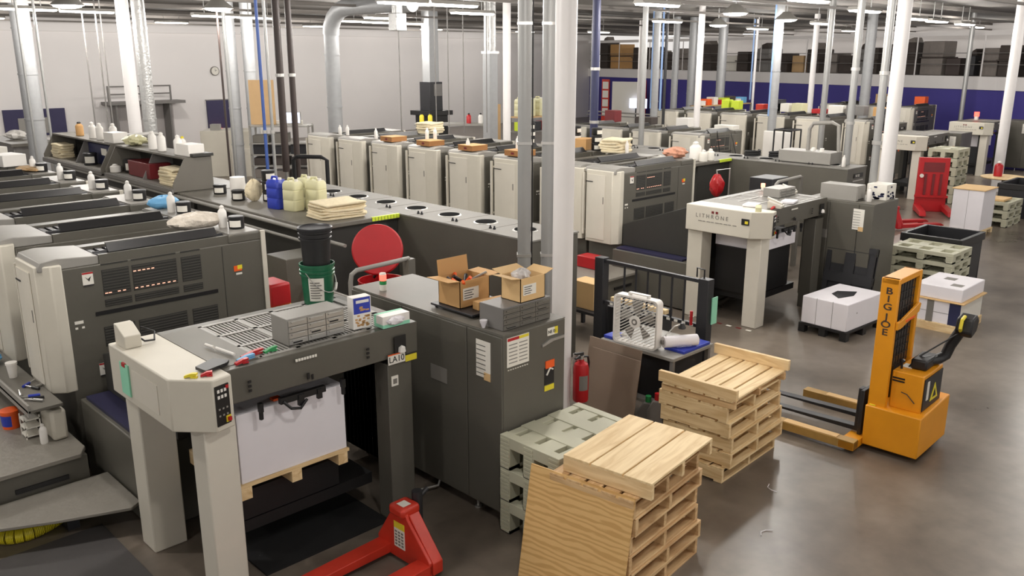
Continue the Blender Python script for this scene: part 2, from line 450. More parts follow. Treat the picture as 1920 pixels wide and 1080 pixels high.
# ================================================================== PRESS MACHINES
UW = 2.25
def louvre(g, x0, x1, z0, z1, y, n, mi_back=0, mi_slat=1):
    g.box(x0, y, z0, x1, y + 0.006, z1, mi_back)
    for i in range(n):
        z = z0 + (i + 0.5) * (z1 - z0) / n
        g.box(x0 + 0.006, y - 0.006, z - 0.2 * (z1 - z0) / n, x1 - 0.006, y + 0.003, z + 0.12 * (z1 - z0) / n, mi_slat)
    return g
def make_unit(label, group, loc, full=False, W=UW, H=2.15, CL=0.90):
    t = thing('printing_unit', label, 'printing unit', loc, 0, group)
    g = G()
    g.box(0.12, 0, 0.02, W - 0.04, 0.98, H - 0.10)
    if not full:
        g.box(0.12, 0.98, 0.02, W - 0.04, 1.32, 0.95)
        g.box(0.3, 0.98, 0.95, W - 0.3, 1.32, 1.35)
    g.box(W - 0.42, 0.0, H - 0.10, W - 0.04, 0.98, H - 0.015)
    g.build('body', DARK, t, bevel=0.01)
    # white cover on the operator side with chamfered corners
    g = G()
    if full: g.prism([(-0.07, 0.10), (-0.07, CL - 0.02), (0.15, CL), (0.15, -0.015), (0.05, -0.015)], 'z', 0.84, H - 0.05)
    else: g.prism([(-0.07, 0.04), (-0.07, CL - 0.02), (0.118, CL), (0.118, 0.012), (0.03, -0.03), (-0.03, -0.03)], 'z', 0.84, H - 0.05)
    g.build('operator_cover', CREAM, t, bevel=0.012)
    g = G().prism([(-0.075, 0.30), (-0.085, 0.32), (-0.085, CL - 0.07), (-0.075, CL - 0.05), (-0.06, CL - 0.07), (-0.06, 0.32)], 'z', 0.90, H - 0.13)
    d = g.build('door', CREAM2, t)
    G().box(-0.092, 0.66, H - 0.26, -0.085, 0.86, H - 0.245).build('maker_strip', INK, d)
    G().box(-0.09, 0.33, H - 0.62, -0.084, 0.35, H - 0.5).build('door_handle', GREYINK, d)
    G().box(-0.07, CL + 0.05, 0.95, -0.03, CL + 0.09, H - 0.12).box(-0.03, CL + 0.055, 1.9, 0.12, CL + 0.085, 1.93).box(-0.03, CL + 0.055, 1.0, 0.12, CL + 0.085, 1.03).build('guard_rail', CREAM2, t)
    # top: light caps, roller recess and ink-duct bars
    G().prism([(-0.05, H - 0.06), (-0.02, H - 0.01), (0.12, H + 0.01), (0.50, H - 0.02), (0.50, H - 0.10), (-0.05, H - 0.10)], 'y', 0.04, 0.94).build('end_cap', LGREY, t, bevel=0.008)
    G().box(W - 0.40, 0.03, H - 0.016, W - 0.05, 0.95, H).build('side_tray', LGREY, t)
    G().box(0.50, 0.02, H - 0.10, W - 0.42, 0.07, H - 0.01).box(0.5, 0.80, H - 0.10, W - 0.42, 0.97, H - 0.03).build_split('cross_bar', DARK, t)
    g = G().box(0.5, 0.07, H - 0.10, W - 0.42, 0.8, H - 0.085)
    for i in range(14):
        x = 0.55 + i * (W - 1.02) / 14
        g.box(x, 0.34, H - 0.085, x + 0.05, 0.78, H - 0.05)
    g.build('ink_key_bed', BLACK, t)
    G().cyl((0.5, 0.22, H - 0.06), (W - 0.42, 0.22, H - 0.06), 0.06, n=14).build('roller', BLACKM, t)
    G().prism([(0.12, H - 0.01), (0.20, H + 0.07), (0.23, H + 0.065), (0.15, H - 0.015)], 'x', 0.62, W - 0.5).build('duct_guard', BLACK, t)
    G().box(0.62, 0.215, H + 0.062, W - 0.5, 0.235, H + 0.075).build('guard_lip', LGREY, t)
    # drive-side edge strip
    G().box(W - 0.05, -0.02, 0.4, W, 0.03, H - 0.005).box(W - 0.05, 0.03, 0.4, W, 0.98, H - 0.03).build('edge_strip', CREAM, t)
    g = G().box(0.20, -0.004, 1.50, 0.28, 0.0, 1.53).box(0.20, -0.004, 1.45, 0.225, 0, 1.47).box(0.26, -0.004, 1.45, 0.285, 0, 1.47)
    g.build('rating_label', LABELW, t)
    if full:
        fr = G()
        for x0, x1 in ((0.50, 0.76), (0.79, 1.24), (1.29, 1.50)):
            louvre(fr, x0, x1, 1.73, 1.99, -0.004, 9)
            louvre(fr, x0, x1, 1.62, 1.69, -0.004, 3)
            fr.box(x0, -0.004, 2.035, x1, 0.001, 2.05, 0)
        fr.build('upper_louvre', [DARKER, SLAT], t)
        G().box(0.40, -0.006, 1.545, 1.66, 0.0, 1.585).build('groove', BLACK, t)
        fl = G()
        for x0, x1 in ((0.46, 0.76), (0.80, 1.30), (1.36, 1.64)):
            louvre(fl, x0, x1, 1.22, 1.42, -0.004, 7)
            louvre(fl, x0, x1, 1.00, 1.14, -0.004, 5)
        fl.build('lower_louvre', [DARKER, SLAT], t)
        gl = G()  # reddish highlights painted as small glowing bars in front of the slats
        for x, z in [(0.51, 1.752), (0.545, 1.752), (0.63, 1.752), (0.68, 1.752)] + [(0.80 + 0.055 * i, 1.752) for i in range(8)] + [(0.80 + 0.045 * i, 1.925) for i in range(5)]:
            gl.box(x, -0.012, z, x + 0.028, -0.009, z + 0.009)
        gl.build_split('glint_bar', GLOW, t)
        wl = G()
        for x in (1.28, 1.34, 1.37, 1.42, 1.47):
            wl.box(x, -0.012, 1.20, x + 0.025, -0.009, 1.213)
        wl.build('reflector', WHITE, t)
        for (x, z) in ((0.37, 1.93), (0.42, 1.0)):
            s = G().box(x - 0.05, -0.006, z - 0.06, x + 0.05, 0, z + 0.06, 0).box(x - 0.05, -0.008, z + 0.045, x + 0.05, -0.006, z + 0.06, 1)
            s.prism([(x - 0.025, z + 0.02), (x, z - 0.005), (x + 0.03, z + 0.02), (x + 0.01, z - 0.03)], 'y', -0.009, -0.006, 2)
            s.box(x - 0.045, -0.008, z - 0.075, x + 0.05, -0.0, z - 0.06, 2)
            s.build('warning_label', [LABELW, RED, INK], t)
        G().box(1.86, -0.006, 1.74, 1.95, 0, 1.80, 0).box(1.90, -0.008, 1.76, 1.955, -0.006, 1.805, 1).box(1.88, -0.006, 1.70, 1.95, 0, 1.72, 2).build('hazard_label', [ORANGE, YELL, LABELW], t)
        G().box(1.74, -0.003, 0.6, 1.746, 0.0, H - 0.12).build('panel_seam', DARKER, t)
    return t
U1 = make_unit('dark end face of the front-left printing unit, with louvres and two white warning labels', 'printing units of the front-left press', (2.30, 8.6, 0), True)
U1.scale = (1, 0.74, 1)
base_unit = make_unit('second printing unit of the front-left press, right behind the louvred end unit', 'printing units of the front-left press', (2.30, 9.95, 0), False)
for k in range(2, 8):
    dup(base_unit, (2.30, 8.6 + 1.35 * k, 0), label='%s printing unit of the front-left press, counted back from the louvred end unit' % ORD[k])
U2 = dup(U1, (11.45, 9.2, 0), label='louvred end unit with cream door, right of the thick white centre post', group='printing units of the middle press')
for k in range(1, 8):
    dup(base_unit, (11.45, 8.64 + 1.345 * k, 0), label='%s cream-doored unit of the middle press, counted back from its louvred end unit' % ORD[k], group='printing units of the middle press')

# paper delivery at the press end
def make_delivery(label, loc, front_pile, writing=False):
    # local origin: operator-side front floor corner; x across the press, y back along the press
    t = thing('delivery_table', label, 'press delivery', loc, 0, 'press deliveries')
    H = 1.8
    g = G()
    # operator side beam, chamfered at the front corner
    g.prism([(0, 0.14), (0, 1.26), (0.38, 1.26), (0.38, 0.05), (0.38, -0.06), (0.22, -0.10)], 'z', 1.40, H)
    g.build('operator_beam', CREAM, t, bevel=0.012)
    G().prism([(0.08, 1.00), (0.08, 1.26), (0.36, 1.26), (0.36, 1.00)], 'z', 0.0, 1.41).build('leg', CREAM, t, bevel=0.012)
    G().box(0.18, 0.04, 0.0, 0.43, 0.28, 1.41).build('leg', CREAM2, t, bevel=0.012)
    G().box(1.80, 0.02, 0.0, 2.05, 0.22, 1.48).build('pillar', DARK, t, bevel=0.008)
    G().box(1.80, 1.10, 0.0, 2.05, 1.25, 1.48).build('pillar', DARK, t, bevel=0.008)
    g = G().box(0.38, 0.02, 1.53, 2.12, 0.10, H).box(0.38, 1.16, 1.53, 2.12, 1.26, H).box(2.02, 0.1, 1.55, 2.12, 1.16, H)
    g.build('beam', DARK, t, bevel=0.006)
    # deck
    G().prism([(0.38, H - 0.05), (0.38, H + 0.0), (0.68, H + 0.012), (0.68, H - 0.05)], 'y', 0.10, 1.16).build('deck_plate', GREY, t)
    g = G().box(0.68, 0.1, H - 0.06, 2.02, 1.16, H - 0.03, 1)
    for i in range(4):
        for j in range(3):
            x0 = 0.70 + i * 0.33; y0 = 0.12 + j * 0.345
            g.box(x0 - 0.02, y0 - 0.02, H - 0.02, x0 + 0.02, y0 + 0.345, H + 0.004, 0)
            g.box(x0, y0 - 0.025, H - 0.02, x0 + 0.33, y0 + 0.015, H + 0.004, 0)
            for k in range(9):
                xx = x0 + 0.03 + k * 0.033
                g.box(xx, y0 + 0.015, H - 0.02, xx + 0.016, y0 + 0.32, H - 0.002, 0)
    g.box(1.96, 0.10, H - 0.03, 2.03, 1.16, H + 0.004, 0).box(0.68, 1.12, H - 0.03, 2.03, 1.16, H + 0.004, 0)
    g.build('guard_grille', [LGREY, GRID], t)
    # control panel on the front corner
    a, bq = Vector((0.24, -0.0985, 0)), Vector((0.36, -0.0665, 0))
    d = (bq - a).normalized(); n = Vector((d.y, -d.x, 0))
    def cp(u, z, o=0.0):
        p = a + d * u + n * o
        return (p.x, p.y, z)
    def cbox(g, u0, u1, z0, z1, o, mi):
        g.add([cp(u0, z0), cp(u1, z0), cp(u1, z1), cp(u0, z1), cp(u0, z0, o), cp(u1, z0, o), cp(u1, z1, o), cp(u0, z1, o)],
              [(3, 2, 1, 0), (4, 5, 6, 7), (0, 1, 5, 4), (1, 2, 6, 5), (2, 3, 7, 6), (3, 0, 4, 7)], mi)
    g = G(); cbox(g, -0.015, 0.105, 1.45, 1.75, 0.008, 0)
    cpn = g.build('control_panel', BLACK, t)
    g = G()
    for i in range(3):
        for j in range(2):
            cbox(g, 0.0 + i * 0.03, 0.018 + i * 0.03, 1.655 + j * 0.045, 1.678 + j * 0.045, 0.013, 0)
    for i in range(3):
        for j in range(2):
            cbox(g, 0.0 + i * 0.034, 0.014 + i * 0.034, 1.52 + j * 0.05, 1.532 + j * 0.05, 0.013, 1)
    cbox(g, 0.075, 0.10, 1.715, 1.74, 0.013, 2)
    g.build('push_button', [WHITE, LGREY, RED], cpn)
    g = G(); cbox(g, 0.06, 0.103, 1.462, 1.51, 0.012, 0); cbox(g, 0.07, 0.095, 1.472, 1.50, 0.03, 1)
    g.build('emergency_stop', [YELL, RED], cpn)
    # details on the dark front beam
    G().box(0.46, 1.262, 1.6, 0.5, 1.264, 1.7).build('plate', DARKER, t)
    g = G()
    for i in range(3):
        g.box(0.53, -0.008, 1.60 + i * 0.035, 0.555, 0, 1.618 + i * 0.035).box(1.58, -0.008, 1.60 + i * 0.035, 1.605, 0, 1.618 + i * 0.035)
    g.box(1.02, -0.01, 1.57, 1.04, 0, 1.62).box(1.06, -0.01, 1.56, 1.075, 0, 1.60)
    g.build_split('switch', BLACK, t)
    g = G()
    for i in range(8):
        g.box(0.93 + i * 0.024, -0.006, 1.735, 0.948 + i * 0.024, 0, 1.755)
    g.build('scale_plate', LABELW, t)
    G().box(1.86, -0.006, 1.55, 1.98, 0, 1.72).build('socket_recess', BLACK, t)
    G().lathe([(0.0, -0.04), (0.035, -0.02), (0.03, 0.02), (0.0, 0.035)], (1.93, -0.01, 1.60), n=10).build('plug', WHITE, t)
    G().box(0.55, 0.3, 0.30, 1.78, 1.05, 0.40).box(0.42, 0.28, 0.0, 0.52, 0.4, 1.45).box(1.70, 1.0, 0.0, 1.78, 1.1, 1.45).build('pile_lift', BLACK, t)
    g = G()
    for s in (0.62, 1.35):
        g.box(s, 0.02, 1.40, s + 0.03, 0.06, 1.47).lathe([(0.0, 0), (0.018, 0.01), (0.018, 0.07), (0.0, 0.08)], (s + 0.015, 0.04, 1.33), n=8)
    g.box(0.80, 0.03, 1.41, 1.20, 0.07, 1.46).box(0.95, 0.02, 1.36, 1.0, 0.05, 1.45).box(1.12, 0.02, 1.37, 1.16, 0.05, 1.45)
    g.tube([(0.82, 0.03, 1.43), (0.87, 0.0, 1.37), (0.95, 0.0, 1.35), (1.02, 0.02, 1.40)], 0.012)
    g.build('sheet_stop_rail', BLACK, t)
    # skirt between the delivery and the first unit
    G().box(0.20, 1.30, 0.02, 2.0, 2.85, 0.80).build('skirt', DARK, t, bevel=0.01)
    G().box(0.24, 1.45, 0.80, 1.96, 2.8, 0.83).build('skirt_top', mat('dark_navy_cover', rgb(38, 37, 66), 0.5, 0, 0.1), t)
    G().prism([(1.2, 0.83), (1.2, 1.5), (1.26, 1.75), (2.84, 1.2), (2.84, 0.83)], 'x', 0.45, 1.95).build('chain_housing', DARKER, t, bevel=0.01)
    G().prism([(1.1, 1.45), (1.1, 1.48), (1.28, 1.48), (1.28, 1.45)], 'x', 0.4, 2.0).build('rail', STEEL, t)
    if writing:
        text('LITHRONE', 0.085, GREYINK, t, (-0.002, 1.08, 1.62), FX, spacing=1.55)
        g = G()
        for i in range(9):
            g.box(-0.004, 1.03 - i * 0.075, 1.56, 0, 1.03 - i * 0.075 - (0.05 if i % 2 else 0.065), 1.57)
        g.build('small_print', GREYINK, t)
        G().box(-0.006, 0.76, 1.70, 0, 0.80, 1.735).box(-0.006, 0.69, 1.70, 0, 0.73, 1.735).build('red_mark', MAROON, t)
        G().box(0.0, 0.155, 1.60, -0.012, 0.28, 1.69, 0).box(-0.018, 0.17, 1.62, 0, 0.22, 1.66, 1).build('key_switch', [BLACK, YELL], t)
    else:
        G().box(-0.012, 1.02, 1.46, 0, 0.86, 1.715, 0).box(-0.016, 0.97, 1.69, 0, 0.91, 1.72, 1).build('mint_note', [MINT, RED], t)
        G().box(-0.004, 0.80, 1.47, 0, 0.34, 1.70).build('side_panel', CREAM2, t)
        text('LA10', 0.075, INK, t, (1.795, -0.0082, 1.503), FY, name='sign_lettering')
        G().box(1.79, -0.007, 1.485, 1.965, 0.0, 1.57, 0).box(1.79, -0.0075, 1.565, 1.965, -0.0, 1.575, 1).build('white_sign', [LABELW, ORANGE], t)
        G().box(1.97, -0.006, 1.475, 2.09, 0, 1.53).build('yellow_sign', YELL, t)
        G().box(1.83, 0.012, 1.28, 1.90, 0.02, 1.37, 0).box(1.845, 0.010, 1.30, 1.885, 0.012, 1.345, 1).build('symbol_label', [LABELW, GREYINK], t)
    return t
D1 = make_delivery('cream and charcoal delivery in the foreground with grille deck and black button panel', (2.22, 5.62, 0), True)
D2 = make_delivery('cream delivery with faint lettering on its side, behind the black steel rail guard', (11.12, 6.32, 0), False, True)

# electrical cabinet beside each delivery
def make_cabinet(label, loc, W=0.76, L=2.2, H=1.75, extras=True):
    t = thing('electrical_cabinet', label, 'cabinet', loc, 0, 'control cabinets beside the deliveries')
    G().box(0, 0, 0.10, W, L, H).build('body', DARK, t, bevel=0.008)
    G().box(0.0, 0.0, H, W, L, H + 0.006).build('top_sheet', GREY, t)
    for y0, y1 in ((0.005, L * 0.2), (L * 0.2 + 0.012, L * 0.62), (L * 0.62 + 0.012, L - 0.005)):
        d = G().box(-0.016, y0, 0.12, 0, y1, H - 0.02).build('door', DARK, t, bevel=0.004)
    for x, y in ((0.06, 0.06), (0.06, 0.40), (W - 0.06, 0.06), (W - 0.06, L - 0.1), (0.06, L - 0.1)):
        G().lathe([(0.035, 0.0), (0.035, 0.012), (0.013, 0.016), (0.013, 0.11)], (x, y, 0), n=10).build('foot', STEEL, t)
    g = G().box(-0.02, 0.14, 1.33, -0.016, 0.32, 1.66, 0)
    for i in range(7):
        g.box(-0.022, 0.20, 1.36 + i * 0.042, -0.02, 0.315, 1.365 + i * 0.042, 1)
    g.box(-0.022, 0.14, 1.31, -0.018, 0.22, 1.38, 2)
    g.build('paper_list', [LABELW, INK, CARDL], t)
    G().box(-0.02, 0.72, 1.13, -0.016, 0.95, 1.27).build('rating_plate', GREYINK, t)
    if extras:
        g = G().box(0.04, -0.005, 1.46, 0.30, 0, 1.72, 0).box(0.045, -0.006, 1.69, 0.18, 0, 1.715, 1).box(0.18, -0.006, 1.69, 0.295, 0, 1.715, 2)
        for i in range(12):
            g.box(0.06 + (i % 2) * 0.12, -0.006, 1.49 + (i // 2) * 0.032, 0.16 + (i % 2) * 0.12, 0, 1.50 + (i // 2) * 0.032, 3)
        g.build('notice', [LABELW, RED, YELL, LGREY], t)
        g = G()
        for i in range(9):
            g.box(0.05 + i * 0.028, -0.004, 1.43, 0.066 + i * 0.028, 0, 1.438)
        g.build('small_print', LABELW, t)
        g = G().box(0.50, -0.005, 1.18, 0.62, 0, 1.34, 0).box(0.50, -0.006, 1.12, 0.62, 0, 1.17, 1).box(0.51, -0.008, 1.33, 0.62, 0, 1.40, 2)
        g.tube([(0.52, -0.008, 1.27), (0.56, -0.010, 1.33), (0.60, -0.008, 1.31)], 0.008, mi=3)
        g.build('safety_sign', [BLACK, YELL, ORANGE, LABELW], t)
        G().box(0.53, -0.005, 1.63, 0.66, 0, 1.70, 0).box(0.62, -0.006, 1.635, 0.66, 0, 1.70, 1).build('number_label', [LABELW, YELL], t)
        text('NE 01', 0.042, INK, t, (0.535, -0.0065, 1.65), FY, name='sign_lettering')
        G().prism([(0.46, 1.565), (0.56, 1.60), (0.74, 1.60), (0.74, 1.575), (0.60, 1.575), (0.46, 1.545)], 'y', -0.014, 0).build('maker_bar', STEEL, t)
        g = G()
        for i in range(10):
            y = L * 0.62 + 0.12 + i * 0.065
            g.prism([(-0.20, y), (-0.16, y + 0.03), (-0.20, y + 0.06)], 'z', 0.15, 1.48)
        g.box(-0.20, L * 0.62 + 0.1, 0.15, -0.02, L - 0.05, 1.5)
        g.build('pile_light_guard', BLACKM, t)
        g = G().box(-0.21, L * 0.62 + 0.07, 1.0, -0.19, L * 0.62 + 0.10, 1.45, 0).box(-0.215, L * 0.62 + 0.07, 1.08, -0.19, L * 0.62 + 0.095, 1.38, 1)
        g.build('hazard_strip', [BLACK, YELL], t)
        G().tube([(0.04, L * 0.4, 0.2), (-0.02, L * 0.4, 0.06), (-0.18, L * 0.43, 0.05)], 0.012).build('floor_lever', STEEL, t)
    return t
C1 = make_cabinet('tall charcoal control cabinet in the foreground with white notice and orange-black safety sign', (4.69, 4.93, 0))
C2 = make_cabinet('charcoal control cabinet beyond the black rail guard, dark plastic pallet leaning on it', (13.32, 5.6, 0), W=0.9, L=1.15, extras=False)

# drive-side cabinet row with round vents, and the work top joined to it
def make_strip(label, loc, L=7.2, n=8, table=True, W=0.88):
    t = thing('vent_cabinet', label, 'cabinet', loc, 0, 'vented cabinet rows')
    H = 1.75
    G().box(0, 0, 0.0, W, L, H - 0.02).build('body', DARK, t, bevel=0.006)
    G().box(-0.01, -0.01, H - 0.02, W + 0.01, L, H).build('top_sheet', VTOP, t)
    for i in range(n):
        y = 0.55 + i * 0.78
        v = G().lathe([(0.175, 0.0), (0.17, 0.008), (0.15, 0.010)], (W * 0.5, y, H), n=24).build('vent_ring', STEEL, t)
        G().lathe([(0.15, 0.0), (0.148, 0.016)], (W * 0.5, y, H), n=24).build('vent_grille', VENT, v)
        k = G()
        for dy in (0.32, 0.40):
            k.lathe([(0.02, 0), (0.02, 0.02), (0.012, 0.025), (0.012, 0.045)], (W * 0.2, y + dy, H), n=8)
        k.build('lifting_eye', BLACKM, t)
        G().box(0.0, y + 0.385, H, W, y + 0.395, H + 0.003).build('seam', GREYINK, t)
    G().box(0.30, -0.012, 1.53, 0.72, -0.0, 1.62).build('sign', BLACK, t)
    text('NE 02', 0.075, LABELW, t, (0.36, -0.014, 1.55), FY, name='sign_lettering')
    G().box(0.26, -0.014, 1.46, 0.74, 0, 1.485).build('maker_bar', STEEL, t)
    G().box(0.36, -0.008, 0.78, 0.44, 0, 0.84).build('hazard_label', ORANGE, t)
    if table:
        y0 = 2.72
        G().box(-1.50, y0, H - 0.07, 0.0, L - 0.2, H - 0.001).build('work_top', GREY, t, bevel=0.012)
        G().box(-1.25, y0 + 0.06, 0.06, -0.005, L - 0.2, H - 0.08).build('base', DARKER, t)
        g = G()
        for i in range(9):
            g.box(-0.50 + i * 0.055, y0 - 0.006, H - 0.055, -0.455 + i * 0.055, y0 + 0.002, H + 0.002)
            g.box(-0.50 + i * 0.055, y0, H - 0.001, -0.45 + i * 0.055, y0 + 0.04, H + 0.003)
        g.build('warning_tape', LIME, t)
        G().tube([(-1.53, y0 - 0.05, H - 0.06), (-1.53, L + 6, H - 0.06)], 0.03, n=10).tube([(-1.58, y0 - 0.05, H - 0.20), (-1.58, L + 6, H - 0.20)], 0.022, n=10).build('edge_rail', LGREY, t)
    return t
S1 = make_strip('long charcoal cabinet row topped by eight round vents, running behind the red drum', (7.58, 7.45, 0), 7.0, 8)
S2 = make_strip('second vented cabinet row, beyond the middle press and its red hanging bag', (17.28, 7.9, 0), 6.6, 8)

# step platforms along the operator side of the front-left press
def make_platform(label, loc, ty):
    t = thing('step_platform', label, 'platform', loc, 0, 'operator step platforms')
    G().box(-1.3, 0.02, 0.0, 0.0, ty, 0.455).build('riser', DARK, t)
    G().prism([(-1.35, -0.02), (-1.35, ty), (0.02, ty), (0.02, 0.12), (-0.06, -0.02)], 'z', 0.455, 0.50).build('tread', TREAD, t, bevel=0.008)
    G().box(-0.62, -0.0, 0.28, -0.18, 0.022, 0.32).build('slot', BLACK, t)
    return t
P1 = make_platform('grey step platform at the lower left with cream control box on it', (2.26, 7.92, 0), 9.0)
P2 = make_platform('grey step platform below the cream door of the middle press', (11.35, 8.62, 0), 9.0)
g = G().prism([(0.2, 7.89), (2.40, 7.89), (2.40, 7.12), (2.30, 7.06), (1.75, 7.28), (0.9, 7.7), (0.3, 7.85)], 'z', 0.22, 0.25)
o = g.build('foot_board', TREAD, None, bevel=0.006)
tag(o, 'thin grey tapered foot board in front of the lower-left step platform', 'foot board')
o2 = G().box(1.9, 7.5, 0.0, 2.0, 7.88, 0.22).build('bracket', BLACKM, o)

# ================================================================== SMALL THINGS
def bottle_g(h=0.24, r=0.035, cap=0.5):
    return G().lathe([(r * 0.9, 0), (r, 0.01), (r, h * 0.68), (r * 0.85, h * 0.76), (r * 0.42, h * 0.86), (r * 0.42, h * 0.88)], n=14)
def make_bottle(label, loc, h=0.24, r=0.035, m=WHITE, capm=WHITE, group='white bottles on the presses', name='bottle'):
    t = thing(name, label, 'bottle', loc, random.random() * 6, group)
    bottle_g(h, r).build('bottle_body', m, t)
    G().lathe([(r * 0.5, h * 0.87), (r * 0.5, h * 0.94), (r * 0.2, h)], n=12).build('cap', capm, t)
    return t
def make_ink_can(label, loc, r=0.10, h=0.15, rz=0.0, group='black ink cans', lid=True):
    t = thing('ink_can', label, 'can', loc, rz, group)
    G().lathe([(r * 0.95, 0), (r, 0.008), (r, h * 0.9), (r * 1.06, h * 0.9), (r * 1.06, h * 0.97), (r * 0.98, h)], n=20).build('can_body', BLACK, t)
    g = G()
    def fn(u, v):
        a = -PI * 0.95 + u * 1.5
        return ((r + 0.003) * math.cos(a), (r + 0.003) * math.sin(a), h * (0.18 + 0.55 * v))
    g.grid(8, 1, fn)
    g.build('can_label', LABELW, t)
    G().lathe([(r * 0.98, h), (r * 0.96, h + 0.006), (r * 0.5, h + 0.01)], n=20).build('lid', BLACKM, t)
    return t
def rag_stack_g(lx, ly, h, n=6, seed=1):
    rr = random.Random(seed); g = G()
    z = 0
    for i in range(n):
        hh = h / n
        ox, oy = (rr.random() - 0.5) * 0.05 * lx, (rr.random() - 0.5) * 0.08 * ly
        kx, ky = 1 - rr.random() * 0.10, 1 - rr.random() * 0.12
        N = 28; vs = []
        for zz, s in ((z, 0.95), (z + hh * 0.35, 1.0), (z + hh * 0.75, 1.0), (z + hh * 0.99, 0.94)):
            for k in range(N):
                a = k * 2 * PI / N; c, sn = math.cos(a), math.sin(a)
                e = 0.30
                px = math.copysign(abs(c) ** e, c) * lx / 2 * kx * s * (1 + 0.03 * math.sin(5 * a + i))
                py = math.copysign(abs(sn) ** e, sn) * ly / 2 * ky * s * (1 + 0.03 * math.cos(4 * a + 2 * i))
                vs.append((ox + px, oy + py, zz + 0.01 * math.sin(3 * a + i) * (1 if i > 0 else 0)))
        fs = [(q * N + k, q * N + (k + 1) % N, (q + 1) * N + (k + 1) % N, (q + 1) * N + k) for q in range(3) for k in range(N)]
        fs += [list(range(N))[::-1], [3 * N + k for k in range(N)]]
        g.add(vs, fs); z += hh
    return g
def rag_stack(label, loc, lx=0.7, ly=0.5, h=0.18, n=6, rz=0, m=RAGM, seed=1):
    o = rag_stack_g(lx, ly, h, n, seed).build('rag_stack', m, None, loc=loc, rz=rz)
    return tag(o, label, 'rags', 'stacks of cotton rags')
def blob(lx, ly, lz, seed=1, amp=0.12):
    rr = random.Random(seed); g = G(); n, k = 24, 14
    ph = [rr.random() * 6 for _ in range(8)]
    def fn(u, v):
        a = u * 2 * PI; t = -PI / 2 + v * PI
        c = math.cos(t)
        q = 1 + amp * (math.sin(5 * a + ph[0] + 3 * t) + math.sin(9 * a + ph[1]) * 0.6 + math.sin(7 * t + 4 * a + ph[2]) * 0.7) * c
        return (lx / 2 * c * math.cos(a) * q, ly / 2 * c * math.sin(a) * q, lz / 2 + lz / 2 * math.sin(t) * (1 + 0.1 * math.sin(4 * a + ph[3])))
    return g.grid(n, k, fn)
def organizer(label, loc, W=0.55, Dp=0.26, H=0.22, rows=4, cols=3, rz=0.0, m=GREY, dm=LGREY):
    t = thing('drawer_organizer', label, 'drawer cabinet', loc, rz, 'small parts drawer cabinets')
    G().box(0, 0.01, 0, W, Dp, H).build('cabinet_shell', m, t, bevel=0.004)
    for i in range(cols):
        for j in range(rows):
            x0 = 0.008 + i * (W - 0.016) / cols; z0 = 0.008 + j * (H - 0.016) / rows
            x1 = x0 + (W - 0.016) / cols - 0.006; z1 = z0 + (H - 0.016) / rows - 0.006
            g = G().box(x0, -0.002, z0, x1, 0.012, z1, 0).box(x0 + 0.02, -0.012, z1 - 0.02, x1 - 0.02, 0, z1 - 0.008, 0)
            if (i * 3 + j * 2) % 5 == 0: g.box(x0 + 0.03, -0.004, z0 + 0.008, x1 - 0.05, 0, z0 + 0.026, 1)
            g.build('drawer', [dm, BLACK], t)
    return t
def open_carton(label, loc, lx, ly, h, rz=0, m=CARD, flaps=(1, 1, 1, 1), lab=True, group='open cardboard boxes'):
    t = thing('cardboard_box', label, 'box', loc, rz, group)
    w = 0.006
    g = G().box(0, 0, 0, lx, ly, w).box(0, 0, 0, lx, w, h).box(0, ly - w, 0, lx, ly, h).box(0, 0, 0, w, ly, h).box(lx - w, 0, 0, lx, ly, h)
    g.build('walls', m, t)
    def flap(p, q, out, ang, ln):
        p = Vector(p); q = Vector(q); out = Vector(out)
        d = (out * math.cos(ang) + Vector((0, 0, 1)) * math.sin(ang)) * ln
        n = (q - p).cross(d).normalized() * 0.004
        g = G().add([p, q, q + d, p + d, p + n, q + n, q + d + n, p + d + n], [(0, 1, 2, 3), (7, 6, 5, 4), (0, 4, 5, 1), (1, 5, 6, 2), (2, 6, 7, 3), (3, 7, 4, 0)])
        g.build('flap', m, t)
    if flaps[0] is not None: flap((0, 0, h), (lx, 0, h), (0, -1, 0), flaps[0], ly * 0.5)
    if flaps[1] is not None: flap((0, ly, h), (lx, ly, h), (0, 1, 0), flaps[1], ly * 0.5)
    if flaps[2] is not None: flap((0, 0, h), (0, ly, h), (-1, 0, 0), flaps[2], ly * 0.45)
    if flaps[3] is not None: flap((lx, 0, h), (lx, ly, h), (1, 0, 0), flaps[3], ly * 0.45)
    if lab:
        g = G().box(lx * 0.10, -0.003, h * 0.28, lx * 0.62, 0, h * 0.72, 0)
        for i in range(4):
            g.box(lx * 0.14, -0.004, h * (0.34 + i * 0.09), lx * (0.4 + 0.05 * (i % 2)), -0.003, h * (0.37 + i * 0.09), 1)
        g.build('box_label', [LABELW, INK], t)
    return t

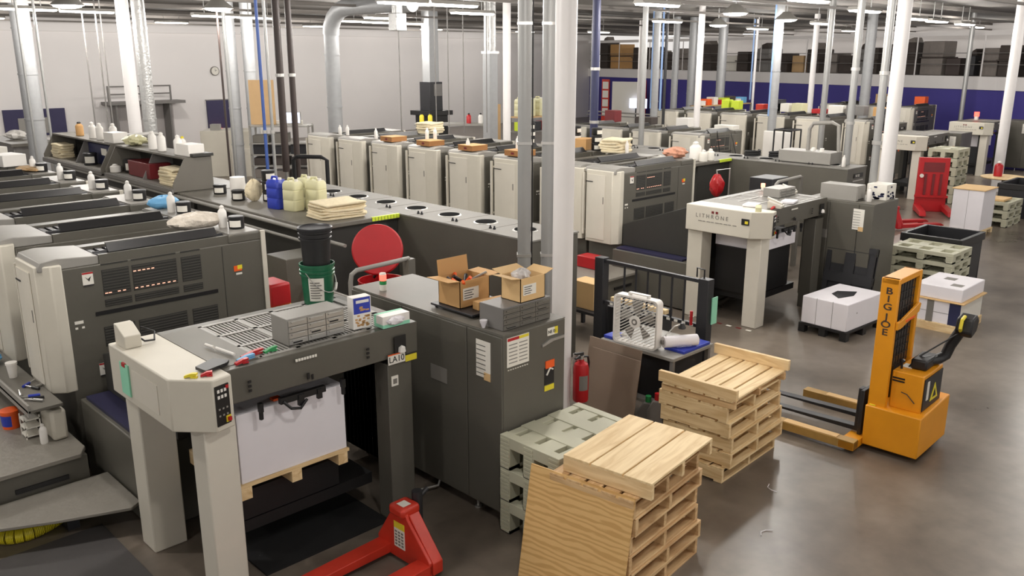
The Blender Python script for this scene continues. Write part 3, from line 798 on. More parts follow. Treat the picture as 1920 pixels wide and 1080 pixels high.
# ---- on the foreground delivery -------------------------------------------------
DZ = 1.806
bk = thing('bucket', 'dark green plastic bucket with white label on the foreground grille deck', 'bucket', (4.05, 6.72, DZ))
G().lathe([(0.128, 0), (0.132, 0.005), (0.148, 0.27), (0.158, 0.27), (0.158, 0.285), (0.150, 0.29), (0.150, 0.305), (0.160, 0.305), (0.160, 0.32), (0.152, 0.325), (0.153, 0.355), (0.162, 0.355), (0.162, 0.375), (0.150, 0.375), (0.146, 0.30), (0.125, 0.02)], n=32).build('bucket_body', GREEN, bk)
g = G()
def fn(u, v):
    a = math.radians(205 + 55 * u); r = 0.138 + 0.012 * v
    return (r * math.cos(a), r * math.sin(a), 0.045 + 0.215 * v)
g.grid(8, 1, fn).build('bucket_label', LABELW, bk)
g = G()
for j in range(7):
    def fn(u, v, j=j):
        a = math.radians(211 + (40 if j % 2 else 34) * u); r = 0.1415 + 0.012 * (0.15 + 0.11 * j)
        return (r * math.cos(a), r * math.sin(a), 0.045 + 0.215 * (0.12 + 0.11 * j) + 0.010 * v)
    g.grid(6, 1, fn)
g.build('label_print', GREYINK, bk)
pts = []
for i in range(13):
    a = i / 12 * PI
    pts.append((0.163 * math.cos(a + math.radians(-50)) , 0.163 * math.sin(a + math.radians(-50)) - 0.10 * math.sin(a), 0.31 - 0.17 * math.sin(a)))
pts = [Vector((0.165 * math.cos(math.radians(200 + 170 * i / 12)), 0.165 * math.sin(math.radians(200 + 170 * i / 12)), 0.31 - 0.19 * math.sin(PI * i / 12))) for i in range(13)]
G().tube(pts, 0.004, 6).build('wire_handle', STEEL, bk)
G().tube([pts[7] + (pts[7] - pts[6]) * 0.3, pts[8], pts[9]], 0.013, 8).build('handle_grip', WHITE, bk)
bb = thing('bucket', 'black plastic bucket stacked inside the dark green bucket', 'bucket', (4.05, 6.72, DZ + 0.10))
G().lathe([(0.118, 0), (0.122, 0.27), (0.135, 0.50), (0.148, 0.50), (0.148, 0.515), (0.140, 0.52), (0.140, 0.54), (0.152, 0.54), (0.152, 0.555), (0.145, 0.56), (0.146, 0.585)], n=32).build('bucket_body', BLACK, bb)
G().lathe([(0.155, 0.58), (0.158, 0.585), (0.158, 0.605), (0.150, 0.61), (0.140, 0.600), (0.05, 0.598)], n=32).build('lid', BLACKM, bb)
organizer('long grey drawer cabinet on the foreground delivery deck, beside the green bucket', (3.20, 5.79, DZ), 0.52, 0.26, 0.215, 4, 3, 0, LGREY, STEEL)
bx = thing('carton', 'blue and white printed snack carton beside the grey drawer cabinet on the delivery', 'box', (3.80, 5.79, DZ), -0.1)
G().box(0, 0, 0, 0.17, 0.09, 0.27, 0).box(0.008, -0.002, 0.13, 0.162, 0, 0.265, 1).box(0.03, -0.003, 0.22, 0.15, 0, 0.245, 0).build('carton_body', [WHITE, BLUE], bx)
g = G()
rr = random.Random(4)
for i in range(26):
    x = 0.012 + rr.random() * 0.13; z = 0.012 + rr.random() * 0.10
    g.box(x, -0.003, z, x + 0.022, 0, z + 0.014)
for i in range(6):
    x = 0.03 + rr.random() * 0.09; z = 0.14 + rr.random() * 0.05
    g.box(x, -0.003, z, x + 0.03, 0, z + 0.012)
g.build('printed_pretzels', CARD, bx)
gb = thing('glove_box', 'mint and white glove box with a white tissue hanging out, on the delivery corner', 'box', (3.99, 5.64, DZ), -0.03)
G().box(0, 0, 0, 0.27, 0.13, 0.10, 0).box(-0.001, -0.001, 0.0, 0.271, 0.131, 0.03, 1).box(-0.001, 0.10, 0.03, 0.271, 0.132, 0.101, 1).build('box_body', [WHITE, MINT], gb)
blob(0.17, 0.06, 0.07, 3, 0.15).build('tissue', PAPER, gb, loc=(0.12, -0.012, 0.02), rz=0.1)
sb = thing('sensor_box', 'small cream wedge-shaped box on the rear corner of the cream delivery beam', 'sensor', (2.26, 6.62, 1.80))
G().prism([(0.0, 0), (0.0, 0.10), (0.14, 0.17), (0.20, 0.17), (0.20, 0.0)], 'x', 0, 0.13).build('housing', CREAM, sb, bevel=0.006)
g = G().tube([(0.13, 0.04, 0.06), (0.16, 0.02, 0.03), (0.24, 0.03, 0.02), (0.28, 0.12, 0.06), (0.20, 0.19, 0.10)], 0.008).build('cable', BLACK, sb)
tb = thing('tablet', 'black flat tablet lying on the front corner of the cream delivery beam', 'tablet', (2.46, 5.66, 1.812), 0.35)
G().prism([(0, 0), (0.03, 0.13), (0.22, 0.15), (0.25, 0.02), (0.20, -0.01)], 'z', 0, 0.022).build('tablet_body', BLACK, tb)
def clip(label, loc, m, rz, l=0.13):
    t = thing('spring_clamp', label, 'clamp', loc, rz, 'plastic spring clamps on the delivery')
    G().prism([(0, 0), (l * 0.6, 0.012), (l, 0.022), (l, 0.036), (l * 0.55, 0.034), (0, 0.016)], 'y', -0.016, 0.016).build('jaw', m, t)
    G().prism([(l * 0.5, 0.0), (l, -0.002), (l, 0.010), (l * 0.5, 0.014)], 'y', -0.016, 0.016).build('jaw', m, t)
clip('red spring clamp nearest the grey drawer cabinet on the delivery', (2.80, 5.79, DZ), RED, 0.15, 0.19)
clip('short red clamp beside the black tablet', (2.70, 5.69, DZ), RED, 0.0, 0.10)
clip('light blue clamp between the two red clamps', (2.74, 5.74, DZ), SKYBL, 0.05, 0.14)
clip('green spring clamp at the edge of the grille deck', (2.98, 5.78, DZ), GREENP, 0.1, 0.11)
clip('yellow clamp on the cream delivery corner', (2.33, 5.72, 1.80), YELL, -0.8, 0.09)
clip('red clip on the cream corner in front of the black tablet', (2.42, 5.66, 1.80), RED, -0.5, 0.08)
rd = thing('marker_rod', 'white two-piece rod lying along the edge of the grille deck', 'rod', (2.78, 5.86, DZ + 0.02), 0)
G().tube([(0, 0, 0), (-0.03, 0.24, 0.0)], 0.012).build('rod_end', WHITE, rd)
G().tube([(-0.035, 0.27, 0.0), (-0.05, 0.38, 0.0)], 0.011).build('rod_end', WHITE, rd)

# paper pile inside the foreground delivery and its pallet
def pallet_g(L, W, H, nd=5, along='x', skids=3, bottom=True, th=0.018):
    """deck boards run along x; skids run along y."""
    g = []
    for i in range(nd):
        w = W / nd * 0.86
        y0 = i * (W - w) / (nd - 1)
        g.append(('deck_board', G().box(0, y0, H - th, L, y0 + w, H)))
    for i in range(skids):
        x0 = i * (L - 0.04) / (skids - 1)
        g.append(('skid', G().box(x0, 0.0, th if bottom else 0, x0 + 0.04, W, H - th)))
    if bottom:
        for i in range(3):
            y0 = i * (W - 0.09) / 2
            g.append(('bottom_board', G().box(0, y0, 0, L, y0 + 0.09, th)))
    return g
def make_pallet(label, loc, L, W, H, rz=0.0, nd=5, group='wooden pallets', m=PINE, bottom=True, skids=3):
    t = thing('wooden_pallet', label, 'pallet', loc, rz, group)
    for nm, gg in pallet_g(L, W, H, nd, bottom=bottom, skids=skids):
        gg.build(nm, m[1] if nm == 'skid' else m[0], t, bevel=0.003)
    return t
t = thing('wooden_pallet', 'small pale pallet held on the black lift under the white pile in the foreground delivery', 'pallet', (2.70, 5.83, 0.40 + 0.0), 0, 'wooden pallets')
t.location = (2.70, 5.78, 0.66)
G().box(0, 0, 0.10, 0.99, 0.92, 0.125).build('deck_board', PINE[0], t)
for x in (0.0, 0.44, 0.88):
    G().box(x, 0, 0, x + 0.09, 0.92, 0.10).build('skid', PINE[1], t)
G().box(0.5, 0.3, 0.41, 1.44, 1.0, 0.658).build('lift_table', BLACK, D1)
pp = thing('paper_pile', 'tall white pile of sheets under the foreground delivery beam', 'paper pile', (2.72, 5.80, 0.786))
G().box(0, 0, 0, 0.96, 0.88, 0.575).build('sheets', PAPER, pp, bevel=0.006)
G().box(0.35, 0.06, 0.575, 0.42, 0.12, 0.593, 0).build('wedge', ORANGE, pp)
pp2 = thing('paper_pile', 'low white pile of sheets under the delivery beyond the black rail guard', 'paper pile', (11.65, 6.52, 1.12))
G().box(0, 0, 0, 0.98, 0.84, 0.22).build('sheets', PAPER, pp2, bevel=0.005)
G().box(0.5, 0.3, 0.41, 1.55, 1.0, 1.117 - 0.0).build('lift_table', BLACK, D2)
t = pp2

# ---- on the foreground control cabinet -------------------------------------------
CZ1 = 1.757
sc_ = thing('platform_scale', 'flat black platform scale under the open carton of orange tools', 'scale', (4.80, 5.44, CZ1))
G().box(0.0, 0.0, 0.02, 0.50, 0.58, 0.04).build('platform', BLACKM, sc_, bevel=0.004)
for x in (0.04, 0.46):
    for y in (0.04, 0.54):
        G().cyl((x, y, 0), (x, y, 0.02), 0.015, n=8).build('foot', BLACK, sc_)
b1 = open_carton('open carton full of orange-handled tools on the black scale', (4.85, 5.66, CZ1 + 0.041), 0.36, 0.30, 0.25, 0, CARD, (None, 1.45, 0.1, 0.05))
tl = thing('hand_tools', 'orange-handled tools piled in the open carton on the scale', 'tools', (4.90, 5.70, CZ1 + 0.12))
for i in range(7):
    rr = random.Random(i + 3)
    x = rr.random() * 0.22; y = rr.random() * 0.18
    a = rr.random() * 6
    G().tube([(x, y, 0.02), (x + 0.05 * math.cos(a), y + 0.05 * math.sin(a), 0.12), (x + 0.12 * math.cos(a), y + 0.10 * math.sin(a), 0.17)], 0.018).build('handle', ORANGE if i % 3 else BLACK, tl)
G().tube([(0.02, 0.05, 0.05), (0.2, 0.1, 0.12), (0.33, 0.02, 0.19)], 0.012).build('shaft', STEEL, tl)
sc2 = G().box(0, 0, 0, 0.36, 0.09, 0.075).build('small_carton', CARD, None, 0.003, (4.93, 5.50, CZ1 + 0.041), -0.10)
tag(sc2, 'long narrow brown carton lying on the scale in front of the tool carton', 'box')
organizer('grey drawer cabinet standing on the foreground control cabinet, under the small open carton', (4.76, 5.0, CZ1), 0.58, 0.30, 0.20, 4, 3, 0, MGREY, GREY)
b2 = open_carton('small open carton holding clear plastic wrap on top of the grey drawer cabinet', (4.98, 5.02, CZ1 + 0.201), 0.30, 0.24, 0.21, 0, CARDL, (None, 0.25, 0.15, 0.3))
w = blob(0.16, 0.14, 0.16, 8, 0.22).build('plastic_wrap', mat('clear_wrap', rgb(196, 190, 186), 0.25, 0, 0.15, 14), None, loc=(5.10, 5.13, CZ1 + 0.31))
tag(w, 'crumpled clear plastic wrap sticking out of the small carton', 'plastic wrap')
w = G().lathe([(0.012, 0), (0.03, 0.05), (0.034, 0.07)], n=10).build('paper_cone', PAPER, None, loc=(4.715, 5.20, CZ1))
tag(w, 'small white paper cone at the edge of the foreground cabinet top', 'paper cone')
lt = thing('signal_light', 'red and green signal light at the back edge of the foreground cabinet top', 'signal light', (4.83, 6.80, CZ1))
G().cyl((0, 0, 0), (0, 0, 0.06), 0.035, n=16).build('base', LABELW, lt)
G().cyl((0, 0, 0.06), (0, 0, 0.10), 0.035, n=16).build('green_lens', GREENP, lt)
G().cyl((0, 0, 0.10), (0, 0, 0.16), 0.035, n=16).build('red_lens', LAMPRED, lt)
G().lathe([(0.036, 0.16), (0.03, 0.175), (0.01, 0.18)], n=16).build('lens_cap', LABELW, lt)

# ---- between the foreground press and the vented cabinets ------------------------
cw = thing('catwalk', 'dark raised catwalk behind the foreground control cabinet', 'platform', (4.75, 7.35, 0))
G().box(0, 0, 0.30, 2.78, 2.7, 0.35).build('deck', TREAD, cw)
G().box(0.05, 0.05, 0, 2.7, 2.65, 0.30).build('riser', DARKER, cw)
hr = thing('handrail', 'silver bent tube handrail in front of the red drum', 'handrail', (5.37, 8.2, 0.35))
G().tube([(0, 0, 0), (0, 0, 1.12), (0.02, 0, 1.21), (0.09, 0, 1.25), (0.85, 0, 1.27)], 0.028, 10).build('tube', LGREY, hr)
G().box(0.80, -0.06, 0, 0.90, 0.06, 1.27).build('post', GREY, hr)
dr = thing('drum', 'red steel drum with its round lid tilted open behind the silver handrail', 'drum', (6.26, 8.85, 0.35))
G().lathe([(0.28, 0), (0.29, 0.02), (0.29, 0.28), (0.30, 0.30), (0.29, 0.32), (0.29, 0.58), (0.30, 0.60), (0.29, 0.62), (0.29, 0.86), (0.30, 0.88), (0.28, 0.88), (0.27, 0.5)], n=32).build('drum_body', RED, dr)
nrm = Vector((-0.60, -0.75, 0.28)).normalized()
c0 = Vector((0.03, 0.10, 1.25))
ld_ = G().cyl(c0, c0 - nrm * 0.03, 0.325, 0.33, 40).cyl(c0 + nrm * 0.012, c0, 0.31, 0.325, 40).build('lid', RED, dr)
G().tube([Vector((0.03, 0.2, 0.86)), c0 - nrm * 0.05 + Vector((0, 0, -0.25))], 0.02).build('lid_hinge', BLACK, dr)
g1 = G().box(0, 0, 0, 0.55, 0.5, 1.15).build('junction_box', DARK, None, 0.01, (5.36, 9.62, 0.35))
tag(g1, 'grey steel junction cabinet behind the stacked buckets', 'cabinet')
rt = thing('spill_kit', 'dark red container with yellow base beside the end of the front-left press', 'container', (4.80, 9.05, 0.35))
G().box(0, 0, 0, 0.3, 0.42, 0.74).build('base', YELL, rt)
G().box(0.01, 0.01, 0.74, 0.29, 0.41, 1.02).build('tank', RED, rt, 0.03)
rl = thing('guard_rail', 'pair of silver horizontal rails along the drive side of the front-left press', 'rail', (5.62, 8.6, 0))
G().tube([(0, 0, 1.15), (0, 2.4, 1.15)], 0.025).build('lower_rail', LGREY, rl)
G().tube([(0.55, 0.9, 1.58), (0.55, 1.45, 1.58)], 0.025).build('upper_rail', LGREY, rl)
for y in (0.05, 2.35):
    G().tube([(0, y, 0.35 if y < 1.4 else 0.0), (0, y, 1.15)], 0.022).build('rail_post', GREY, rl)

# ---- on the work top by the vents -------------------------------------------------
TZ = 1.752
def jug(label, loc, m, rz, capm, s=1.0, group='large plastic jugs'):
    t = thing('jug', label, 'jug', loc, rz, group)
    g = G()
    def sq(w, d, e=0.35, n=20):
        out = []
        for k in range(n):
            a = k * 2 * PI / n; c, sn = math.cos(a), math.sin(a)
            out.append((math.copysign(abs(c) ** e, c) * w, math.copysign(abs(sn) ** e, sn) * d))
        return out
    rings = [(0.0, 0.95), (0.01, 1.0), (0.15, 1.0), (0.155, 0.97), (0.165, 0.97), (0.17, 1.0), (0.30, 1.0), (0.305, 0.97), (0.315, 0.97), (0.32, 1.0), (0.40, 0.98), (0.44, 0.80)]
    vs = []; N = 20
    for z, k in rings:
        vs += [(x * k, y * k, z * s) for x, y in sq(0.105 * s, 0.14 * s)]
    fs = [(q * N + k, q * N + (k + 1) % N, (q + 1) * N + (k + 1) % N, (q + 1) * N + k) for q in range(len(rings) - 1) for k in range(N)]
    fs += [list(range(N))[::-1], [(len(rings) - 1) * N + k for k in range(N)]]
    g.add(vs, fs).build('jug_body', m, t)
    G().tube([(0, 0.10 * s, 0.42 * s), (0, 0.08 * s, 0.475 * s), (0, -0.02 * s, 0.48 * s), (0, -0.045 * s, 0.43 * s)], 0.018 * s).build('grip', m, t)
    G().cyl((0, -0.085 * s, 0.42 * s), (0, -0.085 * s, 0.47 * s), 0.028 * s, n=14).build('cap', capm, t)
    return t
jug('blue plastic jug on the work top, left of the natural jugs', (6.52, 11.84, TZ), BLUE, 0.2, WHITE)
jug('natural yellowish jug next to the blue jug', (6.60, 11.50, TZ), JUG, 0.2, WHITE)
jug('natural yellowish jug nearest the folded rags on the work top', (6.86, 11.28, TZ), JUG, 0.25, WHITE, 1.02)
jug('natural yellowish jug farthest back of its three, behind the other two', (6.92, 11.66, TZ), JUG, 0.1, WHITE, 1.0)
rag_stack('thick folded stack of cream cotton rags at the front corner of the work top', (6.78, 10.62, TZ), 0.76, 0.62, 0.23, 6, -0.10, seed=3)
make_ink_can('short ink can farthest left on the work top near the console end', (6.55, 13.80, TZ), 0.105, 0.15)
make_ink_can('short ink can standing before the white box on the work top', (6.45, 12.95, TZ), 0.105, 0.16)
for i in range(3):
    make_ink_can(['ink can at the bottom of the column beside the blue jug', 'middle ink can of the column beside the blue jug', 'top ink can of the column beside the blue jug'][i], (6.78, 12.55, TZ + 0.165 * i), 0.105, 0.155, 0.3 * i)
o = G().lathe([(0.12, 0), (0.125, 0.16), (0.12, 0.33), (0.09, 0.335)], n=20).build('white_tub', WHITE, None, loc=(6.60, 13.25, TZ)); tag(o, 'tall white tub among the ink cans on the work top', 'tub')
o = blob(0.3, 0.16, 0.34, 9, 0.1).build('towel_bundle', RAGM, None, loc=(6.60, 12.72, TZ)); tag(o, 'cream bundle of towels leaning on the ink can column', 'towels')
dd = thing('dish', 'shallow red dish with black handle behind the folded rags', 'dish', (7.36, 11.25, TZ))
G().lathe([(0.10, 0), (0.20, 0.03), (0.22, 0.045), (0.20, 0.045), (0.10, 0.015)], n=28).build('bowl', RED, dd)
G().tube([(-0.06, 0, 0.03), (-0.05, 0, 0.13), (0.06, 0, 0.13), (0.07, 0, 0.03)], 0.008).build('handle', BLACK, dd)
# bench continuing behind, with the two ink consoles
bn = thing('work_bench', 'long grey bench under the two sloping ink consoles', 'bench', (6.08, 14.30, 0))
G().box(0, 0, 1.68, 1.35, 7.3, 1.75).build('bench_top', DARK, bn, bevel=0.01)
G().box(0.25, 0.08, 0, 1.3, 7.2, 1.68).build('bench_base', DARKER, bn)
def console(label, loc, L):
    t = thing('ink_console', label, 'console', loc, 0, 'sloping ink consoles')
    poly = [(0.0, 0.0), (0.0, 0.12), (0.24, 0.56), (0.72, 0.56), (0.72, 0.0)]
    for y in (0.0, L - 0.03):
        G().prism(poly, 'y', y, y + 0.03).build('side_panel', GREY, t, bevel=0.004)
    G().prism([(0.10, 0.06), (0.34, 0.53), (0.70, 0.53), (0.70, 0.06)], 'y', L * 0.5, L * 0.5 + 0.02).build('divider', MGREY, t)
    G().box(0.0, 0.03, 0.0, 0.72, L - 0.03, 0.06).build('shelf', GREY, t)
    G().box(0.22, 0.03, 0.54, 0.72, L - 0.03, 0.57).build('top_shelf', GREY, t)
    G().box(0.69, 0.03, 0.06, 0.72, L - 0.03, 0.54).build('back_panel', DARKER, t)
    G().box(-0.03, 0, -0.02, 0.0, L, 0.05).build('front_lip', MGREY, t)
    return t
console('sloping grey console with cream rags inside, right of the other one', (6.02, 14.42, 1.755), 3.1)
console('sloping grey console farther left with a dark bin inside', (6.02, 17.75, 1.755), 3.5)

# small things by kind: (kind, x, y, z, label)
def put(k, x, y, z, lab):
    if k == 'bottle': make_bottle(lab, (x, y, z), 0.24, 0.04)
    elif k == 'wbottle': make_bottle(lab, (x, y, z), 0.34, 0.075, group='white bottles on the consoles')
    elif k == 'ybottle': make_bottle(lab, (x, y, z), 0.30, 0.06, WHITE, YELL, group='capped bottles on the consoles')
    elif k == 'amber': make_bottle(lab, (x, y, z), 0.30, 0.08, CARD, BLACK, group='capped bottles on the consoles')
    elif k == 'tray':
        t = thing('cardboard_tray', lab, 'tray', (x, y, z), 0, 'cardboard trays on the middle press')
        G().box(-0.0, -0.36, 0, 0.42, 0.06, 0.10).build('tray_box', TRAYC, t)
        G().box(-0.003, -0.20, 0.03, 0, -0.12, 0.07).build('hand_hole', MAROON, t)
        G().box(-0.004, -0.365, 0.10, 0.424, 0.065, 0.108).build('lid', CARD, t)
    elif k == 'ragpile': rag_stack(lab, (x, y, z), 0.62, 0.5, 0.26, 5, 0.2, RAGM, int(x * 7))
    elif k == 'rags': rag_stack(lab, (x, y, z), 0.36, 0.62, 0.30, 6, 0, RAGM, int(y * 5))
    elif k == 'carton': tag(blob(0.5, 0.35, 0.2, 5, 0.2).build('rag_heap', mat('mixed_soiled_rags', rgb(206, 150, 124), 0.85, 0, 0.4, 9), None, loc=(x, y, z)), lab, 'rags')
    elif k == 'inkstack':
        for i in range(3):
            t = make_ink_can(lab % ['bottom', 'middle', 'top'][i], (x, y, z + 0.15 * i), 0.105, 0.14, random.random(), 'ink cans on the middle press')
    elif k == 'cardbox': tag(G().box(-0.2, -0.15, 0, 0.2, 0.15, 0.22).build('carton', CARD, None, 0.004, (x, y, z), 0.2), lab, 'box')
    elif k == 'whitejug':
        t = make_bottle(lab, (x, y, z), 0.42, 0.13, WHITE, WHITE, group='white jugs on the second work top')
    elif k == 'whitejar': make_bottle(lab, (x, y, z), 0.26, 0.09, LABELW, WHITE, group='white jugs on the second work top')
    elif k == 'hosecoil':
        pts = [(0.17 * math.cos(a * 0.5) * (1 + 0.05 * math.sin(a)), 0.17 * math.sin(a * 0.5), 0.02 + 0.0035 * a) for a in range(0, 38)]
        tag(G().tube(pts, 0.022, 8).build('hose_coil', RUBBER, None, loc=(x, y, z)), lab, 'hose')
    elif k == 'ctrlbox':
        t = thing('control_box', lab, 'control box', (x, y, z), 0)
        G().box(-0.25, -0.6, 0, 0.3, 0.6, 0.25).build('box_body', LGREY, t, 0.01)
        for yy in (-0.3, -0.1):
            G().cyl((-0.05, yy, 0.25), (-0.05, yy, 0.32), 0.045, n=12).build('knob', WHITE, t)
        G().tube([(0.1, 0.1, 0.25), (0.1, 0.1, 0.7), (0.1, 0.02, 0.82), (0.1, -0.4, 0.86), (0.1, -0.55, 0.8), (0.1, -0.6, 0.25)], 0.04, 10).build('hose_loop', LGREY, t)
    elif k in ('phone', 'phone2'):
        t = thing('desk_phone', lab, 'telephone', (x, y, z), 0.3)
        G().prism([(-0.1, 0), (0.1, 0), (0.1, 0.10), (-0.1, 0.03)], 'x', -0.12, 0.12).build('phone_base', CREAM, t)
        G().prism([(-0.11, 0.05), (0.11, 0.13), (0.11, 0.16), (-0.11, 0.08)], 'x', -0.11, -0.05).build('handset', CREAM2, t)
    elif k == 'organizer': organizer(lab, (x, y, z), 0.5, 0.3, 0.14, 3, 3, 0, LGREY, LGREY)
    elif k == 'tape': tag(G().prism([(-0.03, 0), (0.07, 0), (0.07, 0.03), (0.02, 0.10), (-0.03, 0.06)], 'y', -0.04, 0.04).build('tape_dispenser', JUG, None, 0.004, (x, y, z), 0.4), lab, 'tape dispenser')
    elif k == 'redclip': clip(lab, (x, y, z), RED, 0.2, 0.2)
    elif k == 'paperpad': tag(G().box(-0.14, -0.10, 0, 0.14, 0.10, 0.03).build('paper_pad', PAPER, None, 0.003, (x, y, z), 0.25), lab, 'paper pad')
    elif k == 'organizer2': organizer(lab, (x - 0.15, y - 0.42, z), 0.30, 0.62, 0.24, 1, 1, 0, LGREY, LGREY)
    elif k == 'printbox':
        t = thing('carton', lab, 'box', (x, y, z), 0)
        G().box(-0.1, -0.12, 0, 0.26, 0.2, 0.24).build('carton_body', LABELW, t)
        g = G(); rr = random.Random(9)
        for i in range(16):
            xx = -0.09 + rr.random() * 0.28; zz = rr.random() * 0.2
            g.box(xx, -0.124, zz, xx + 0.05, -0.12, zz + 0.025)
            yy = -0.11 + rr.random() * 0.25
            g.box(-0.104, yy, zz, -0.1, yy + 0.05, zz + 0.025)
        g.build('print', NAVY, t)
    elif k == 'wbox': tag(G().box(-0.15, -0.2, 0, 0.15, 0.2, 0.2).build('white_box', WHITE, None, 0.006, (x, y, z), 0.1), lab, 'box')
    elif k == 'yrag': tag(blob(0.4, 0.5, 0.2, 2, 0.2).build('cloth_heap', JUG, None, loc=(x, y, z)), lab, 'cloth')
    elif k == 'printer':
        t = thing('label_printer', lab, 'printer', (x, y, z), 0)
        G().box(-0.2, -0.2, -0.55, 0.2, 0.2, 0.1).build('printer_body', GREY, t, 0.02)
        G().box(-0.3, -0.3, 0.1, 0.3, 0.3, 0.14).build('paper_tray', LGREY, t)
    elif k == 'gtray': tag(G().box(-0.15, -0.1, 0, 0.22, 0.28, 0.05).build('document_tray', DARKER, None, 0.004, (x, y, z), 0), lab, 'tray')
    elif k == 'inkcan': make_ink_can(lab, (x, y, z), 0.13, 0.24, 0.2, 'ink cans in the consoles')
    elif k == 'wjar': make_bottle(lab, (x, y, z), 0.16, 0.10, WHITE, WHITE, group='white bottles on the consoles')
    elif k == 'redcrate': tag(G().box(-0.15, -0.5, 0, 0.25, 0.5, 0.28).build('red_crate', MAROON, None, 0.01, (x, y, z)), lab, 'crate')
    elif k == 'binklabel':
        t = thing('storage_bin', lab, 'bin', (x, y, z), 0)
        G().box(-0.25, -0.9, 0, 0.0, 0.3, 0.42).build('bin_body', NAVY, t, 0.01)
        G().box(-0.256, -0.75, 0.2, -0.25, -0.45, 0.34).build('bin_label', LABELW, t)
